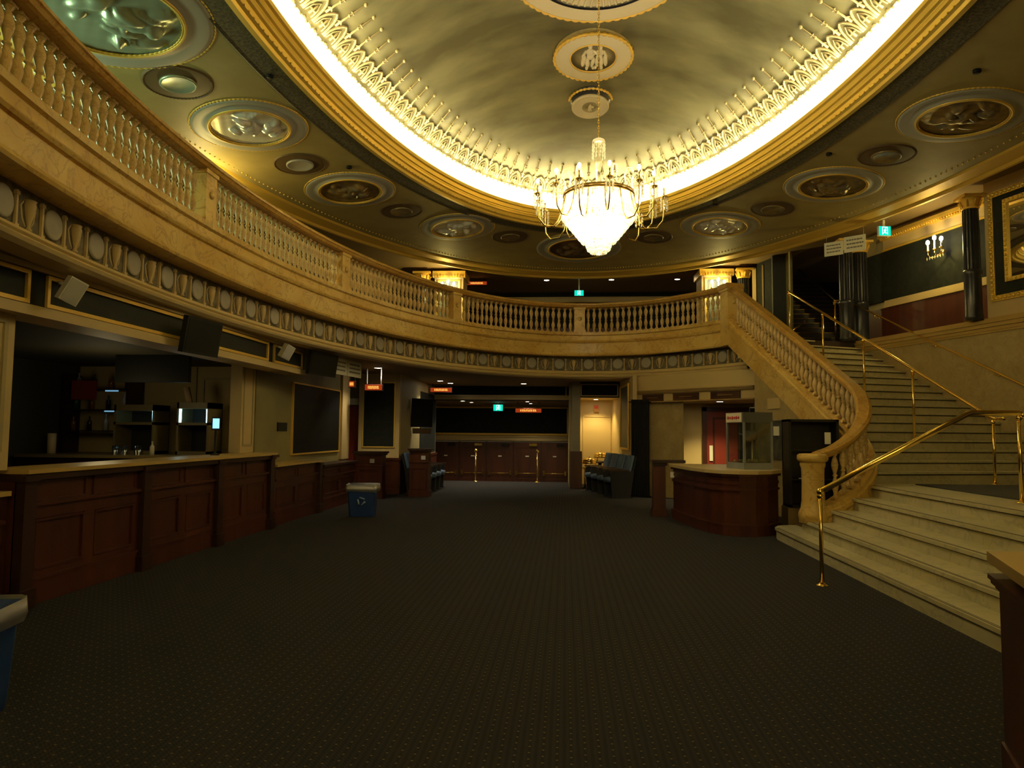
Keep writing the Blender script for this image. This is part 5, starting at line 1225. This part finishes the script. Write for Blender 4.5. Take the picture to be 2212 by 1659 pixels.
# ---- podiums
def podium(x, y, h, wc, label, sticker):
    t = thing('usher_podium', label, 'podium', (x, y, 0)); b_ = wc * .42
    m = MB(); m.box(-b_, b_, -.16, .16, 0, h - .05); ob('body', m, WOOD, t)
    m = MB(); m.box(-b_ - .02, b_ + .02, -.18, .18, 0, .14); m.frame((0, -.16, .42), (1, 0, 0), (0, 0, 1), b_ * 1.6, .5, .03, .012); m.box(-b_ - .015, b_ + .015, -.175, .175, h - .32, h - .29); ob('moulding', m, WOOD, t)
    ob('top', MB().box(-wc / 2, wc / 2, -.21, .21, h - .04, h).box(-wc / 2 + .03, wc / 2 - .03, -.19, .19, h - .08, h - .04), DWOOD, t)
    ob('card', MB().box(sticker, sticker + .10, -.166, -.162, h - .25, h - .16), mat('pale_card', (.45, .48, .5), .5), t)
podium(-4.36, 15.7, 1.04, .74, 'dark mahogany usher podium behind the blue recycling bin', .03)
podium(-3.36, 16.35, 1.10, .52, 'mahogany usher podium with a pale card at the end of the left seat row', .05)

# ---- theatre seats
def make_seat(label, grp):      # faces -y in local space, width along x
    t = thing('theatre_seat', label, 'seat', (0, 0, 0), group=grp)
    def pad(w, d, h, bulge, n=6):
        m = MB(); rows = []
        for i in range(9):
            u = i / 8; prof = math.sin(PI * min(1, max(0, (u * .9 + .05)))) ** .35; row = []
            for j in range(16):
                a = 2 * PI * j / 16; cx_ = abs(math.cos(a)) ** .55 * (1 if math.cos(a) > 0 else -1); cy_ = abs(math.sin(a)) ** .55 * (1 if math.sin(a) > 0 else -1)
                row.append((cx_ * w / 2 * (.93 + .07 * prof), (u - .5) * d, cy_ * h / 2 * (.7 + .3 * prof)))
            rows.append(row)
        return m.loft(rows, smooth=True)
    m = pad(.46, .46, .13, .03); m.xf(Matrix.Translation((0, -.06, .42)) @ Matrix.Rotation(.05, 4, 'X')); ob('seat', m, SEATB, t)
    m = pad(.46, .58, .10, .03); m.xf(Matrix.Translation((0, .245, .70)) @ Matrix.Rotation(math.radians(76), 4, 'X')); ob('backrest', m, SEATB, t)
    m = MB(); m.box(-.23, .23, -.02, .02, -.28, .28); m.xf(Matrix.Translation((0, .31, .69)) @ Matrix.Rotation(-.24, 4, 'X')); ob('back_shell', m, SEATF, t)
    for s_ in (-1, 1):
        m = MB(); m.loft([[(s_ * .27 + q, y_, z_) for y_, z_ in ((-.22, .02), (.22, .02), (.30, .62), (-.20, .62), (-.26, .58))] for q in (-.02, .02)]); ob('side_panel', m, SEATF, t)
        ob('armrest', MB().box(s_ * .27 - .03, s_ * .27 + .03, -.28, .18, .62, .655), mat('arm_wood', (.05, .025, .015), .4), t)
        ob('foot', MB().box(s_ * .27 - .025, s_ * .27 + .025, -.24, .26, 0, .03), SEATF, t)
    return t
s0_ = make_seat('blue theatre seat nearest the podium in the left row', 'blue theatre seats in the left row')
rowL = ['blue theatre seat nearest the podium in the left row', 'second blue theatre seat from the podium in the left row', 'third blue theatre seat from the podium in the left row', 'farthest blue theatre seat in the left row']
rowR = ['nearest blue theatre seat of the right row, beside the black curtain', 'second nearest blue theatre seat of the right row', 'third blue theatre seat of the right row', 'farthest blue theatre seat of the right row, by the serving table']
for k in range(4):
    c = s0_ if k == 0 else dup(s0_); c.location = (-3.52, 17.0 + .62 * k, 0); c.rotation_euler = (0, 0, FX); tag(c, rowL[k], 'seat', 'blue theatre seats in the left row')
for k in range(4):
    c = dup(s0_); c.location = (1.23 - .13 * k, 16.85 + .605 * k, 0); c.rotation_euler = (0, 0, math.radians(-78)); tag(c, rowR[k], 'seat', 'blue theatre seats in the right row')

# ---- recycling bins
def bin_(x, y, a, h, w, d, label):
    t = thing('recycling_bin', label, 'bin', (x, y, 0), a)
    def ring(z, k, r=.04):
        out = []
        for cx_, cy_, a0 in ((1, 1, 0), (-1, 1, PI / 2), (-1, -1, PI), (1, -1, 3 * PI / 2)):
            for j in range(4): q = a0 + PI / 2 * j / 3; out.append((cx_ * (w / 2 * k - r) + r * math.cos(q), cy_ * (d / 2 * k - r) + r * math.sin(q), z))
        return out
    m = MB(); m.loft([ring(0, .84), ring(.02, .86), ring(h - .05, .98), ring(h - .05, 1.04), ring(h, 1.05)]); ob('body', m, BLUE, t)
    m = MB()
    for s_ in (0, 2, 4): # three chasing arrows
        a0 = PI / 6 + s_ * PI / 3; m.tube([(.07 * math.cos(a0), -d / 2 * .93 - .004, h * .5 + .07 * math.sin(a0)), (.07 * math.cos(a0 + 1.5), -d / 2 * .93 - .004, h * .5 + .07 * math.sin(a0 + 1.5))], [.012, .02], 5)
    ob('recycling_symbol', m, mat('symbol_pale', (.25, .35, .55), .6), t)
    rnd = random.Random(3); m = MB(); R1 = ring(h + .012, 1.10); R2 = ring(h - .07, 1.12); R3 = ring(h - .12, 1.08)
    rows = [[(x_ * .9, y_ * .9, h - .02) for x_, y_, _ in R1], [(x_, y_, z_ + rnd.uniform(-.005, .02)) for x_, y_, z_ in R1], [(x_ * rnd.uniform(.99, 1.03), y_ * rnd.uniform(.99, 1.03), z_) for x_, y_, z_ in R2], [(x_ * rnd.uniform(.97, 1.02), y_ * rnd.uniform(.97, 1.02), z_ + rnd.uniform(-.02, .02)) for x_, y_, z_ in R3]]
    vs = [p for r in rows for p in r]; n_ = len(R1); fs = [(j * n_ + k, j * n_ + (k + 1) % n_, (j + 1) * n_ + (k + 1) % n_, (j + 1) * n_ + k) for j in range(3) for k in range(n_)]
    m.add(vs, fs, True); m.ball((w * .45, -d * .45, h - .03), .05, 8, 6); ob('bag_liner', m, LINER, t)
bin_(-3.58, 12.45, .12, .54, .50, .40, 'blue recycling bin with a bag liner at the end of the left counters')
bin_(-3.12, 3.50, .25, .56, .42, .42, 'blue recycling bin cut off by the left edge of the photo')

# ---- foreground desk at the lower right
t = thing('reception_desk', 'mahogany desk with a tan top at the lower right corner', 'desk', (2.2, 2.5, 0)); L = (2.2, 2.5, 0)
def poly(e): return [(1.84 + e, 3.29 - e), (1.30 + e, 1.70), (2.98, 1.70), (2.98, 3.29 - e)]
ob('desktop', MB().quadbox(poly(0), .955, 1.0), TAN, t, shift=L); ob('body', MB().quadbox(poly(.075), 0, .955), DWOOD, t, shift=L)
m = MB(); m.quadbox(poly(.0), .885, .905); m.quadbox(poly(.008), .865, .885); m.quadbox(poly(.02), .845, .865); m.quadbox(poly(.03), .20, .845); m.quadbox(poly(.02), 0, .20); ob('moulding', m, WOOD, t, shift=L)
# rear of the lobby, behind the camera
struct('wall_rear', MB().box(-9, 10, -4.7, -4.5, 0, 3.6), CREAM2)
